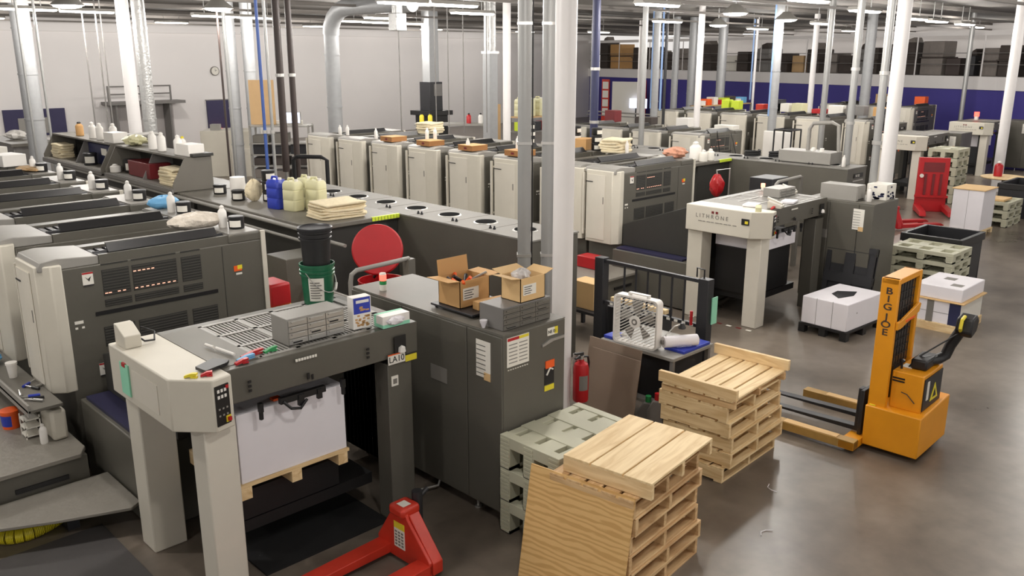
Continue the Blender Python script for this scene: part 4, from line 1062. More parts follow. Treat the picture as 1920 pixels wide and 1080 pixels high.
for it in [
    ('tray', 11.42, 15.90, 2.165, 'brown cardboard tray farthest back on the middle press units'),
    ('tray', 11.42, 14.60, 2.165, 'second brown cardboard tray from the back on the middle press'),
    ('tray', 11.42, 13.25, 2.165, 'brown cardboard tray on the third cream-doored unit left of the silver posts'),
    ('tray', 11.42, 11.90, 2.165, 'nearest brown cardboard tray, just left of the silver posts'),
    ('bottle', 11.62, 16.4, 2.165, 'white bottle beside the farthest cardboard tray'),
    ('bottle', 11.69, 17.65, 2.165, 'right one of two white bottles on the far end of the middle press'),
    ('bottle', 11.58, 17.80, 2.165, 'left one of two white bottles on the far end of the middle press'),
    ('bottle', 11.60, 14.52, 2.286, 'left white bottle standing on the second cardboard tray'),
    ('bottle', 11.72, 14.40, 2.286, 'right white bottle standing on the second cardboard tray'),
    ('bottle', 11.50, 13.1, 2.165, 'white bottle right of the third cardboard tray'),
    ('bottle', 11.62, 11.80, 2.286, 'white bottle on the nearest cardboard tray'),
    ('ragpile', 13.6, 16.9, 2.15, 'cream rag pile on the far part of the middle press before the black hood'),
    ('ragpile', 13.52, 10.95, 2.152, 'large cream rag pile behind the louvred end unit of the middle press'),
    ('ragpile', 13.5, 12.4, 2.152, 'cream rag pile half hidden between the silver posts and the white post'),
    ('bottle', 13.50, 10.66, 2.152, 'white bottle standing before the large cream rag pile on the middle press'),
    ('carton', 13.50, 9.5, 2.152, 'heap of reddish soiled rags on the louvred end unit of the middle press'),
    ('inkstack', 13.48, 13.3, 2.152, '%s ink can in the column right beside the white post'),
    ('inkstack', 13.50, 12.0, 2.152, '%s ink can in the column in front of the brown box'),
    ('inkstack', 13.48, 11.42, 2.152, '%s ink can in the column left of the large cream rag pile'),
    ('cardbox', 13.45, 11.72, 2.152, 'brown carton among ink cans on the middle press, right of the white post'),
    ('whitejug', 16.3, 10.95, 1.752, 'white pointed jug on the work top behind the louvred end unit'),
    ('whitejar', 16.25, 10.70, 1.752, 'low white jar beside the white pointed jug'),
    ('whitejar', 16.55, 10.72, 1.752, 'white jar farther right behind the white pointed jug'),
    ('hosecoil', 17.7, 10.35, 1.77, 'left black hose coil on the second vented cabinet row'),
    ('hosecoil', 17.9, 9.85, 1.77, 'right black hose coil on the second vented cabinet row'),
    ('ctrlbox', 17.75, 9.0, 1.765, 'pale grey control box with two knobs and a looped hose'),
    ('bottle', 17.6, 8.15, 1.752, 'small white bottle at the near end of the second vented cabinets'),
    ('phone', 11.75, 6.42, 1.806, 'cream telephone on the delivery beyond the rail guard'),
    ('organizer', 12.55, 6.8, 1.806, 'pale flat drawer box at the far end of the second delivery deck'),
    ('tape', 11.25, 6.42, 1.80, 'small yellowish tape dispenser on the lettered delivery corner'),
    ('redclip', 11.52, 6.36, 1.806, 'red clamp on the lettered delivery beyond the rail guard'),
    ('paperpad', 11.62, 6.75, 1.806, 'white paper pad in the middle of the lettered delivery deck'),
    ('paperpad', 12.30, 6.50, 1.806, 'white paper pad hanging by the front edge of the lettered delivery'),
    ('organizer2', 13.55, 6.35, 1.757, 'wide grey box in clear wrap on the control cabinet beside the lettered delivery'),
    ('printbox', 13.95, 5.78, 1.757, 'white carton printed in blue on the far control cabinet'),
    ('bottle', 13.55, 5.80, 1.757, 'white bottle beside the blue printed carton'),
    ('phone2', 13.15, 6.95, 1.806, 'tilted cream telephone handset box near the far control cabinet'),
    ('wbottle', 6.42, 19.17, 2.327, 'left of three big white bottles on the far sloping console'),
    ('wbottle', 6.42, 18.75, 2.327, 'middle of three big white bottles on the far sloping console'),
    ('wbottle', 6.60, 18.5, 2.327, 'right of three big white bottles on the far sloping console'),
    ('amber', 6.45, 20.03, 2.327, 'amber bottle at the left end of the far sloping console'),
    ('wbox', 6.45, 17.98, 2.327, 'white box at the right end of the far sloping console'),
    ('yrag', 6.50, 17.1, 2.327, 'pale yellow cloth heap on the nearer sloping console'),
    ('wbottle', 6.42, 16.1, 2.327, 'left of two big white bottles on the nearer sloping console'),
    ('wbottle', 6.42, 15.7, 2.327, 'right of two big white bottles on the nearer sloping console'),
    ('wbottle', 6.40, 14.95, 2.327, 'white bottle near the right end of the nearer sloping console'),
    ('ybottle', 6.55, 15.1, 2.327, 'yellow-capped white bottle near the right end of the nearer console'),
    ('wbox', 6.50, 14.70, 2.327, 'white box at the right end of the nearer sloping console'),
    ('gtray', 6.54, 14.47, 2.327, 'dark document tray on the right corner of the nearer console'),
    ('printer', 7.10, 18.3, 2.3, 'grey machine with flat top behind the gap between the consoles'),
    ('inkcan', 6.40, 17.2, 1.817, 'ink can at the left end inside the nearer console'),
    ('inkcan', 6.40, 16.9, 1.817, 'second ink can inside the nearer console, by the red crate'),
    ('wjar', 6.15, 17.35, 1.817, 'white jar before the ink cans in the nearer console'),
    ('redcrate', 6.35, 16.32, 1.817, 'dark red crate inside the nearer sloping console'),
    ('rags', 6.27, 14.95, 1.817, 'cream rags folded inside the nearer console'),
    ('rags', 6.30, 20.8, 1.817, 'cream rags folded inside the far console'),
    ('inkcan', 6.24, 18.95, 1.817, 'ink can inside the far console beside the navy bin'),
    ('binklabel', 6.66, 19.2, 1.817, 'navy storage bin with white label inside the far console'),
]:
    put(*it)
# bottle and ink can on the drive end of each front-left unit
for k in range(6):
    y = 8.6 + 1.35 * k
    make_bottle('white squeeze bottle on the drive end of the %s front-left unit' % ORD[k], (4.28, y + 0.42, 2.152), 0.25, 0.048)
    make_ink_can('ink can with white label on the drive end of the %s front-left unit' % ORD[k], (4.37, y + 0.28, 2.152), 0.085, 0.13, 0, 'ink cans on the front-left press')
o = blob(0.62, 0.30, 0.19, 11, 0.07).build('rag_bag', RAGBAGM, None, loc=(4.02, 9.12, 2.15), rz=-0.05)
tag(o, 'clear plastic bag of cream rags lying on the louvred end unit', 'rag bag')
o = blob(0.40, 0.22, 0.16, 12, 0.07).build('box_of_gloves', SKYBL, None, loc=(4.32, 10.72, 2.152), rz=0.2)
tag(o, 'small blue cloth beside the bottle on the second front-left unit', 'cloth')

# ---- lower left: step, control box and the things on it ---------------------------
o = G().box(0, 0, 0, 0.14, 0.34, 0.30).build('control_pedestal', CREAM, None, 0.03, (2.10, 8.32, 0.50)); tag(o, 'rounded cream box standing on the lower-left step platform', 'control box')
sh = thing('side_shelf', 'narrow grey shelf along the operator side of the front-left press', 'shelf', (1.92, 8.30, 0.5))
G().box(0, 0, 0.34, 0.30, 3.2, 0.37).build('shelf_board', GREY, sh, 0.004)
G().box(0.0, 0, 0.30, 0.02, 3.2, 0.42).build('shelf_lip', LGREY, sh)
for y in (0.45, 2.6):
    G().box(0.06, y, 0, 0.2, y + 0.2, 0.34).build('bracket', DARK, sh)
tub = thing('tub', 'orange-lidded printed tub on the lower-left step platform', 'tub', (1.92, 8.98, 0.50))
G().lathe([(0.078, 0), (0.085, 0.16)], n=22).build('tub_body', ORANGE, tub)
g = G()
def fn(u, v):
    a = math.radians(170 + 90 * u)
    return ((0.0805 + 0.006 * v) * math.cos(a), (0.0805 + 0.006 * v) * math.sin(a), 0.03 + 0.11 * v)
g.grid(8, 1, fn).build('tub_label', BLUE, tub)
G().lathe([(0.09, 0.16), (0.09, 0.18), (0.06, 0.185)], n=22).build('lid', ORANGE, tub)
make_bottle('white spray bottle beside the cream box on the step platform', (2.03, 8.36, 0.50), 0.20, 0.034, group='bottles on the step platform')
tr = thing('wire_rack', 'small white wire rack behind the spray bottle on the step platform', 'rack', (1.93, 8.55, 0.50))
for z in (0.02, 0.10, 0.18):
    G().box(0, 0, z, 0.14, 0.16, z + 0.014).build('rack_shelf', LABELW, tr)
for x in (0, 0.13):
    for y in (0, 0.15):
        G().box(x, y, 0, x + 0.01, y + 0.01, 0.22).build('rack_post', LABELW, tr)
o = G().lathe([(0.035, 0), (0.05, 0.14), (0.055, 0.14), (0.055, 0.16), (0.02, 0.165)], n=16).build('paper_cup', WHITE, None, loc=(2.08, 9.35, 0.871)); tag(o, 'white cup with lid on the narrow grey shelf at the left', 'cup')
o = blob(0.2, 0.26, 0.11, 21, 0.15).build('blue_cloth', SKYBL, None, loc=(2.03, 9.95, 0.871)); tag(o, 'light blue cloth heap on the narrow grey shelf at the left edge', 'cloth')
rr = random.Random(5)
for i in range(7):
    m = [STEEL, BLACK, BLUE, STEEL, BLACK, LGREY, BLUE][i]
    x = 1.97 + rr.random() * 0.2; y = 8.45 + i * 0.085; a = rr.random() * 3
    t = thing('hand_tool', ['short steel wrench nearest the press end', 'black-handled hex key', 'blue screwdriver nearest the press end', 'long steel wrench', 'black pliers', 'pale steel spanner', 'blue screwdriver farthest back'][i] + ' on the cluttered grey side shelf', 'tool', (x, y, 0.885), a, 'tools on the side shelf')
    G().tube([(0, 0, 0), (0.10, 0, 0)], 0.014).build('handle', m, t)
    G().tube([(0.10, 0, 0), (0.19, 0, 0)], 0.007).build('shaft', STEEL, t)
hp = [(1.45 + 0.0 * i, 7.7, 0.06) for i in range(1)]
pts = [Vector((2.25 - 0.85 * math.sin(PI * 0.5 * i / 14) - 0.02 * i / 14, 7.95 - 0.10 * i / 14 - 0.32 * math.sin(PI * i / 14), 0.07)) for i in range(15)]
g = G()
for i in range(14):
    for j in range(5):
        p = pts[i].lerp(pts[i + 1], j / 5); q = pts[i].lerp(pts[i + 1], (j + 0.6) / 5); r_ = pts[i].lerp(pts[i + 1], (j + 1) / 5)
        g.cyl(p, q, 0.066, 0.066, 12, 0, False); g.cyl(q, r_, 0.058, 0.058, 12, 0, False)
o = g.build('ribbed_hose', HOSEY); tag(o, 'yellow ribbed hose curling out under the grey foot board', 'hose')
o = G().box(2.8, 5.68, 0.002, 4.0, 6.6, 0.02).build('dark_floor_sheet', RUBBER); tag(o, 'thin dark sheet on the floor under the foreground delivery', 'mat')  # thin dark sheet over the floor under the delivery
o = G().box(0.2, 5.6, 0.002, 2.15, 7.4, 0.012).build('floor_mat', mat('dark_grey_rubber_mat', rgb(70, 67, 66), 0.6, 0, 0.1)); tag(o, 'grey rubber mat on the floor left of the foreground delivery leg', 'mat')

# ================================================================== RIGHT-HAND FLOOR
# white post with extinguisher, and the pair of grey channels beside it
cp_ = thing('column', 'thick white post in the middle, behind the foreground control cabinet', 'column', (6.26, 5.71, 0), 0, 'white roof posts')
G().cyl((0, 0, 0.02), (0, 0, CZ), 0.103, n=32).build('shaft', POSTW, cp_)
G().box(-0.16, -0.16, 0, 0.16, 0.16, 0.02).build('base_plate', POSTW, cp_)
for i, (x, y) in enumerate(((6.46, 6.46), (6.66, 6.30))):
    t = thing('conduit_post', ['left grey channel post beside the thick white centre post', 'right grey channel post, touching the thick white centre post in view'][i], 'post', (x, y, 0), math.radians(-44), 'grey channel posts by the centre post')
    g = G().prism([(-0.07, 0.05), (-0.07, -0.05), (-0.03, -0.07), (0.03, -0.07), (0.07, -0.05), (0.07, 0.05)], 'z', 0, CZ)
    g.build('channel', CONDUIT, t)
    G().box(0.075, -0.02, 0, 0.09, 0.02, CZ).build('cable', BLACK, t)
    for k in range(3):
        G().box(-0.078, -0.076, 1.9 + 1.2 * k, 0.078, 0.05, 1.93 + 1.2 * k).build('clamp', STEEL, t)
fe = thing('fire_extinguisher', 'red fire extinguisher hanging on the thick white centre post', 'fire extinguisher', (6.36, 5.52, 0.52))
G().lathe([(0.0, 0), (0.075, 0.005), (0.082, 0.02), (0.082, 0.36), (0.07, 0.41), (0.03, 0.44), (0.028, 0.46)], n=24).build('cylinder', RED, fe)
G().cyl((0, 0, 0.46), (0, 0, 0.50), 0.025, n=12).build('valve', STEEL, fe)
G().prism([(0.02, 0.50), (-0.10, 0.53), (-0.10, 0.545), (0.03, 0.53)], 'y', -0.012, 0.012).prism([(0.02, 0.48), (-0.09, 0.475), (-0.09, 0.49), (0.03, 0.505)], 'y', -0.012, 0.012).build('handle', BLACKM, fe)
G().tube([(0.03, 0, 0.48), (0.09, -0.01, 0.47), (0.11, -0.01, 0.40), (0.10, 0, 0.25), (0.095, 0, 0.14)], 0.011).build('hose', BLACK, fe)
g = G()
def fn(u, v):
    a = math.radians(-150 + 70 * u)
    return (0.0835 * math.cos(a), 0.0835 * math.sin(a), 0.14 + 0.16 * v)
g.grid(6, 1, fn).build('label_plate', GREYINK, fe)
G().box(-0.02, 0.06, 0.28, 0.02, 0.10, 0.5).build('wall_bracket', STEEL, fe)

# pallet stacks ------------------------------------------------------------------
def pallet_stack(base, rz, L, W, H, n, jit, labels, group, m=PINE, top=None, seed=1):
    rr = random.Random(seed); protos = None
    c, s = math.cos(rz), math.sin(rz)
    for i in range(n):
        dx = (rr.random() - 0.5) * jit; dy = (rr.random() - 0.5) * jit; da = (rr.random() - 0.5) * 0.05
        loc = (base[0] + c * dx - s * dy, base[1] + s * dx + c * dy, H * i + 0.001)
        if protos is None:
            protos = make_pallet(labels[i], loc, L, W, H - 0.002, rz + da, 5, group, m if i % 2 == 0 else PINE2)
        else:
            dup(protos, loc, rz + da, labels[i], group)
rz1 = math.radians(6.5)
H1 = 0.152
pallet_stack((4.52, 3.38), rz1, 1.04, 0.74, H1, 6, 0.05,
             ['pallet on the floor at the bottom of the front wooden stack, behind the plywood sheet', 'second pallet up in the front wooden stack', 'third pallet up in the front wooden stack', 'fourth pallet up in the front wooden stack', 'third pallet from the top of the front wooden stack', 'second pallet from the top of the front wooden stack, its boards showing at the left'], 'pallets of the front wooden stack', PINE2, seed=3)
t = thing('wooden_pallet', 'topmost pallet of the front wooden stack, three wide boards on top', 'pallet', (4.60, 3.30, 6 * H1 + 0.002), rz1 + 0.02, 'pallets of the front wooden stack')
for y0, y1 in ((0.0, 0.235), (0.25, 0.52), (0.535, 0.77)):
    G().box(0, y0, 0.115, 0.98, y1, 0.135).build('deck_board', PINE[0], t, bevel=0.003)
for x in (0.0, 0.47, 0.94):
    G().box(x, 0, 0.0, x + 0.04, 0.77, 0.115).build('skid', PINE[1], t, bevel=0.003)
rz2 = math.radians(4)
H2 = 0.157
pallet_stack((6.74, 3.98), rz2, 1.10, 0.76, H2, 5, 0.07,
             ['pallet on the floor at the bottom of the second wooden stack', 'second pallet up in the second wooden stack', 'middle pallet of the second wooden stack', 'third pallet from the top of the second wooden stack', 'second pallet from the top of the second wooden stack'], 'pallets of the second wooden stack', PINE, seed=8)
t = thing('wooden_pallet', 'topmost pallet of the second wooden stack, upside down with two raised side boards', 'pallet', (6.71, 3.93, 5 * H2 + 0.002), rz2, 'pallets of the second wooden stack')
for x in (0.02, 0.52, 1.07):
    G().box(x, 0.0, 0.0, x + 0.04, 0.8, 0.07).build('skid', PINE2[1], t)
for i in range(5):
    G().box(0, 0.015 + i * 0.157, 0.07, 1.15, 0.15 + i * 0.157, 0.09).build('deck_board', PINE[0], t, bevel=0.003)
for x in (0.0, 1.11):
    G().box(x, -0.02, 0.091, x + 0.045, 0.83, 0.20).build('side_board', PINE[1], t, bevel=0.004)
# plywood leaning on the front stack
t = thing('plywood_sheet', 'large grained plywood sheet leaning on the front wooden stack', 'plywood sheet', (0, 0, 0))
p0, p1 = Vector((4.24, 4.28, 0.0)), Vector((4.36, 3.36, 0.0))
up = Vector((0.17, 0.03, 0.92))
n = (p1 - p0).cross(up).normalized()
if n.x > 0: n = -n
ax = (p1 - p0); Lp = ax.length; ax = ax / Lp; upn = up.normalized()
Mx = Matrix((( upn.x, ax.x, n.x, p0.x), (upn.y, ax.y, n.y, p0.y), (upn.z, ax.z, n.z, p0.z), (0, 0, 0, 1)))
sheet = G().box(0.004, 0, 0, up.length, Lp, 0.018).build('sheet', PLY, t)
t.matrix_world = Mx
# plastic pallets ------------------------------------------------------------------
def plastic_pallet(label, loc, L, W, H, rz=0.0, group='grey plastic pallets', m=PLASTPAL, nx=3, ny=3):
    t = thing('plastic_pallet', label, 'pallet', loc, rz, group)
    g = G(); th = min(0.10, H * 0.38)
    xs = [L * i / nx for i in range(nx + 1)]; ys = [W * i / ny for i in range(ny + 1)]
    b = 0.085
    for i in range(nx + 1):
        x = xs[i]; g.box(max(0, x - b), 0, H - th, min(L, x + b), W, H)
    for j in range(ny + 1):
        y = ys[j]; g.box(0.004, max(0.004, y - b), H - th + 0.004, L - 0.004, min(W - 0.004, y + b), H - 0.006)
    g.box(0.02, 0.02, H - th + 0.008, L - 0.02, W - 0.02, H - th * 0.85)
    g.build('deck', m, t, bevel=0.006)
    for x in (0, L / 2 - 0.06, L - 0.12):
        for y in (0, W / 2 - 0.06, W - 0.12):
            l = G().box(x, y, 0.0, x + 0.12, y + 0.12, H - th)
            for k in range(int(H / 0.035)):
                l.box(x - 0.006, y + 0.01, 0.01 + k * 0.035, x + 0.126, y + 0.11, 0.03 + k * 0.035)
            l.build('block', m, t)
    for y in (0, W / 2 - 0.06, W - 0.12):
        G().box(0, y, 0, L, y + 0.12, 0.03).build('runner', m, t)
    return t
for i in range(3):
    plastic_pallet(['lowest grey plastic pallet beside the foreground control cabinet', 'middle grey plastic pallet beside the foreground control cabinet', 'topmost grey plastic pallet beside the foreground control cabinet, with deep square recesses'][i], (4.62, 4.22, 0.302 * i + 0.001), 1.0, 0.68, 0.300, 0)
# chipboard sheets, cart with fan, guard --------------------------------------------
for i, (x, y0, w, h) in enumerate(((7.02, 5.24, 0.72, 0.99), (6.985, 5.20, 0.66, 0.90))):
    g = G().prism([(y0 + w, 0), (y0, 0), (y0, h), (y0 + w, h)], 'x', 0, 0.014)
    o = g.build('chipboard_sheet', CHIP)
    o.matrix_world = Matrix.Translation((x - 0.16 - 0.02 * i, 0, 0)) @ Matrix.Rotation(0.15, 4, 'Y')
    tag(o, ['taller brown chipboard sheet leaning on the fan cart', 'shorter brown chipboard sheet in front, leaning beside the extinguisher'][i], 'board', 'leaning chipboard sheets')
ct = thing('utility_cart', 'grey two-shelf cart carrying the white box fan', 'cart', (7.22, 4.98, 0))
for z, m in ((0.86, LGREY), (0.30, LGREY)):
    g = G().box(0, 0, z, 0.75, 1.0, z + 0.04)
    g.build('shelf', m, ct, bevel=0.006)
for x in (0.02, 0.69):
    for y in (0.02, 0.94):
        l = G().box(x, y, 0.08, x + 0.04, y + 0.04, 0.86).build('leg', MGREY, ct)
        G().cyl((x + 0.0, y + 0.02, 0.045), (x + 0.04, y + 0.02, 0.045), 0.045, n=14).build('caster', BLACK, l)
G().box(0.10, 0.10, 0.341, 0.70, 0.90, 0.855).build('dark_fill_box', BLACKM, ct)  # black box added to darken the space between the shelves
fan = thing('box_fan', 'white square box fan standing on the grey cart', 'fan', (7.27, 5.25, 0.902), math.radians(4))
g = G()
wd, hh, dp = 0.57, 0.56, 0.11
def rr_sq(s, y0, y1, n=6, r=0.05):
    out = []
    cx = [(wd / 2 - r, hh / 2 - r, 0), (-wd / 2 + r, hh / 2 - r, 90), (-wd / 2 + r, -hh / 2 + r, 180), (wd / 2 - r, -hh / 2 + r, 270)]
    for a, b_, st in cx:
        for k in range(n + 1):
            t_ = math.radians(st + 90 * k / n)
            out.append(((a + r * math.cos(t_)) * s + wd / 2, (b_ + r * math.sin(t_)) * s + hh / 2))
    return out
outer = rr_sq(1, 0, 0); inner = rr_sq(0.93, 0, 0); N = len(outer)
vs = [(0, a, b_) for a, b_ in outer] + [(dp, a, b_) for a, b_ in outer] + [(0, a, b_) for a, b_ in inner] + [(dp, a, b_) for a, b_ in inner]
fs = []
for k in range(N):
    j = (k + 1) % N
    fs += [(k, j, N + j, N + k), (2 * N + k, 3 * N + k, 3 * N + j, 2 * N + j), (k, 2 * N + k, 2 * N + j, j), (N + k, N + j, 3 * N + j, 3 * N + k)]
g.add(vs, fs).build('frame', WHITE, fan)
for xx in (0.006, dp - 0.006):
    gr = G()
    for k in range(-13, 14):
        # diagonal grille bars clipped to the frame
        c0_ = k * 0.036
        p = []
        for s_ in (-0.36, 0.36):
            p.append((s_, s_ * 0.62 + c0_))
        lo, hi = -0.36, 0.36
        # clip |y|<.25 and |z|<.25
        y_lo, y_hi = -0.25, 0.25
        a0 = max(y_lo, (-0.25 - c0_) / 0.62); a1 = min(y_hi, (0.25 - c0_) / 0.62)
        if a1 - a0 < 0.02: continue
        gr.tube([(xx, wd / 2 - a0, hh / 2 + a0 * 0.62 + c0_), (xx, wd / 2 - a1, hh / 2 + a1 * 0.62 + c0_)], 0.0042, 5)
    gr.build('grille', WHITE, fan)
G().cyl((-0.004, wd / 2, hh / 2), (0.012, wd / 2, hh / 2), 0.07, n=24, mi=0).cyl((-0.008, wd / 2, hh / 2), (-0.003, wd / 2, hh / 2), 0.036, n=20, mi=1).cyl((-0.011, wd / 2, hh / 2), (-0.006, wd / 2, hh / 2), 0.018, n=16, mi=0).build('hub_cover', [WHITE, GREYINK], fan)
for k in range(5):
    a = k * 2 * PI / 5 + 0.3
    def fn(u, v, a=a):
        r = 0.05 + 0.17 * u; b_ = a + (v - 0.5) * 0.62
        return (0.055 + 0.03 * (v - 0.5), wd / 2 + r * math.cos(b_), hh / 2 + r * math.sin(b_))
    bl = G().grid(5, 4, fn).build('blade', LGREY, fan)
    bl.modifiers.new('thick', 'SOLIDIFY').thickness = 0.004
G().box(0.03, 0.14, hh, 0.08, 0.16, hh + 0.025).box(0.03, 0.38, hh, 0.08, 0.40, hh + 0.025).box(0.03, 0.14, hh + 0.02, 0.08, 0.40, hh + 0.035).build('carry_handle', WHITE, fan)
G().box(-0.003, 0.38, 0.09, 0.003, 0.46, 0.11).build('name_badge', LABELW, fan)
o = G().cyl((0, 0, 0), (0.34, -0.20, 0.0), 0.062, n=24).cyl((-0.02, 0.012, 0), (0.36, -0.212, 0), 0.025, n=14, mi=1).build('paper_roll', [PAPER, MGREY], None, loc=(7.36, 5.22, 1.0)); tag(o, 'white paper roll lying on the cart beside the box fan', 'paper roll')
o = G().box(0, 0, 0, 0.5, 0.26, 0.03).build('blue_folder', BLUE, None, 0.004, (7.42, 4.99, 0.901), 0.0); tag(o, 'flat blue folder under the white paper roll on the cart', 'folder')
o = G().box(0, 0, 0, 0.2, 0.12, 0.035).build('blue_pad', BLUE, None, 0.004, (7.26, 5.85, 0.901), 0.0); tag(o, 'small blue pad behind the left edge of the box fan', 'pad')
lp = thing('clamp_lamp', 'small dark clamp lamp with bent steel arm at the right of the box fan', 'lamp', (7.50, 5.19, 0.905))
G().cyl((0, 0, 0), (0, 0, 0.03), 0.04, n=14).build('base', BLACK, lp)
G().tube([(0, 0, 0.03), (-0.10, 0.03, 0.16), (-0.02, -0.02, 0.26), (0.05, -0.04, 0.27)], 0.008).build('arm', STEEL, lp)
G().lathe([(0.02, 0.03), (0.045, -0.02), (0.04, -0.03)], (0.08, -0.05, 0.25), n=14).build('shade', BLACK, lp)
for i, (y, m, h, lab) in enumerate(((5.20, GREENP, 0.44, 'grey jug with green cap on the floor before the fan cart'), (5.08, RED, 0.50, 'grey jug with red cap on the floor before the fan cart'))):
    t = thing('jug', lab, 'jug', (7.08, y - 0.02, 0), 0.3, 'jugs in front of the fan cart')
    t.location = (7.09, y, 0)
    G().prism([(-0.10, 0), (0.10, 0), (0.10, h * 0.62), (0.03, h * 0.9), (-0.05, h * 0.9), (-0.10, h * 0.6)], 'x', -0.045, 0.045).build('jug_body', MGREY, t, 0.015)
    G().cyl((0, -0.01, h * 0.9), (0, -0.01, h * 1.05), 0.032, n=12).build('cap', m, t)
t = thing('hand_drill', 'yellow-orange hand tool lying on the floor behind the front pallet stack', 'tool', (6.70, 4.86, 0), 0.4)
G().cyl((0, 0, 0.06), (0.18, 0, 0.06), 0.05, n=12).build('motor', ORANGE, t)
G().box(0.0, -0.025, 0.0, 0.05, 0.025, 0.05).build('grip', BLACK, t)
gd = thing('safety_guard', 'black steel guard with vertical bars behind the box fan', 'guard', (8.30, 5.30, 0))
for y0, y1 in ((-0.04, 0.10), (1.52, 1.66)):
    p_ = G().box(-0.06, y0, 0, 0.06, y1, 1.52).build('post', BLACKM, gd, 0.006)
    G().box(-0.10, y0 - 0.04, 0, 0.10, y1 + 0.04, 0.012).build('foot_plate', BLACKM, p_)
G().box(-0.025, 0.10, 1.46, 0.025, 1.52, 1.50).build('top_rail', BLACKM, gd)
G().box(-0.025, 0.10, 0.92, 0.025, 1.52, 0.96).build('lower_rail', BLACKM, gd)
for k in range(6):
    G().cyl((0, 0.32 + k * 0.18, 0.96), (0, 0.32 + k * 0.18, 1.46), 0.014, n=10).build('bar', BLACKM, gd)
g = G()
for k in range(12):
    g.box(-0.028, 0.16 + k * 0.11, 0.925, -0.025, 0.21 + k * 0.11, 0.955)
g.build('stripe_tape', LABELW, gd)
G().tube([(0, 0.06, 1.52), (0, 0.06, 1.62), (0.0, 0.16, 1.63), (0, 0.16, 1.52)], 0.010).build('hook', BLACK, gd)
G().box(0.02, -0.056, 0.98, 0.13, -0.044, 1.30).build('mint_tag', MINT, gd)
G().tube([(-0.07, 0.16, 0.95), (-0.07, 0.16, 1.12)], 0.018).build('red_lever', RED, gd)
ft = G()
for k in range(7):
    ft.box(0.0, k * 0.17, 0.002, 0.05, k * 0.17 + 0.085, 0.004, k % 2)
o = ft.build('floor_tape', [LABELW, MAROON], None, loc=(11.15, 6.35, 0)); tag(o, 'dashed red and white tape on the floor before the lettered delivery', 'floor tape')
# step by the middle press: red toolbox, leaning tan board
o = G().box(0, 0, 0, 0.28, 0.45, 0.20).build('toolbox', RED, None, 0.015, (10.85, 9.12, 0.501)); tag(o, 'red toolbox on the step by the middle press, left of the black guard', 'toolbox')
t = thing('carton', 'plain tan carton on a dark trolley between the white centre post and the black guard', 'box', (9.25, 7.82, 0.40))
G().box(0, 0, 0, 0.3, 0.42, 0.40).build('carton_body', CARDL, t, 0.004)
t = thing('trolley', 'dark low trolley under the plain tan carton', 'trolley', (9.15, 7.55, 0))
G().box(0, 0, 0.36, 0.6, 0.9, 0.398).build('deck', BLACKM, t)
for x in (0.02, 0.53):
    for y in (0.02, 0.83):
        G().box(x, y, 0, x + 0.05, y + 0.05, 0.36).build('leg', BLACKM, t)
o = G().box(0, 0, 0, 0.08, 0.9, 0.06).build('timber', PINE[1], None, 0.004, (8.75, 6.2, 0.80)); tag(o, 'pale timber batten behind the black guard bars', 'timber')
bs = G().box(-0.2, 0.1, -0.80, 0.3, 0.8, -0.002).build('timber_stand', BLACKM, o)

# yellow stacker ---------------------------------------------------------------------
st = thing('stacker', 'yellow electric walkie stacker with tall mast and black forks on the right', 'stacker', (8.46, 2.86, 0), math.radians(2))
G().prism([(0.0, 0.06), (0.0, 0.50), (0.84, 0.53), (0.84, 0.06)], 'y', 0, 0.56).build('lower_body', YELLOW, st, 0.012)
G().box(0.12, 0.06, 0.50, 0.68, 0.37, 0.90).build('upper_body', YELLOW, st, 0.012)
G().box(0.15, 0.050, 0.52, 0.66, 0.062, 0.86).build('end_panel', BLACKM, st)
G().box(0.22, 0.046, 0.62, 0.28, 0.051, 0.82, 0).prism([(0.34, 0.58), (0.56, 0.58), (0.45, 0.76)], 'y', 0.045, 0.051, 1).prism([(0.40, 0.61), (0.50, 0.61), (0.45, 0.70)], 'y', 0.043, 0.0455, 2).build('warning_label', [LABELW, YELL, BLACK], st)
G().box(0.112, 0.24, 0.82, 0.12, 0.36, 0.835).box(0.112, 0.24, 0.79, 0.12, 0.36, 0.805).build('vent_slot', BLACK, st)
G().tube([(0.112, 0.12, 0.60), (0.108, 0.2, 0.68), (0.112, 0.26, 0.69)], 0.005).build('scratch_bar', BROWN, st)
g = G()
for k in range(3):
    g.box(0.02 + 0.03 * k, 0.47 - 0.03 * k, 0.501, 0.09 + 0.03 * k, 0.53 - 0.03 * k, 0.51)
g.build('yellow_label', YELL, st)
# mast
for x in (0.04, 0.62):
    g = G().box(x, 0.375, 0.30, x + 0.055, 0.555, 1.86)
    g.build('mast_channel', YELLOW, st, 0.008)
for x in (0.115, 0.56):
    G().box(x, 0.43, 0.5, x + 0.04, 0.55, 1.80).build('inner_channel', BLACKM, st)
G().cyl((0.36, 0.48, 0.5), (0.36, 0.48, 1.75), 0.035, n=14).build('lift_cylinder', BLACKM, st)
g = G()
for k in range(10):
    g.box(0.16, 0.395, 0.92 + k * 0.085, 0.56, 0.402, 0.928 + k * 0.085)
for k in range(6):
    g.box(0.17 + k * 0.075, 0.395, 0.9, 0.178 + k * 0.075, 0.402, 1.80)
g.build('mesh_screen', BLACK, st)
G().box(0.16, 0.41, 0.90, 0.56, 0.415, 1.80).build('screen_panel', mat('smoked_mast_panel', rgb(52, 50, 48), 0.3, 0, 0.1), st)
G().box(0.04, 0.38, 1.80, 0.67, 0.55, 1.86).build('mast_cross_head', YELLOW, st, 0.006)
G().prism([(0.05, 1.34), (0.15, 1.34), (0.62, 1.42), (0.66, 1.50), (0.62, 1.52), (0.14, 1.42), (0.05, 1.42)], 'y', 0.345, 0.372).build('cross_brace', YELLOW, st, 0.004)
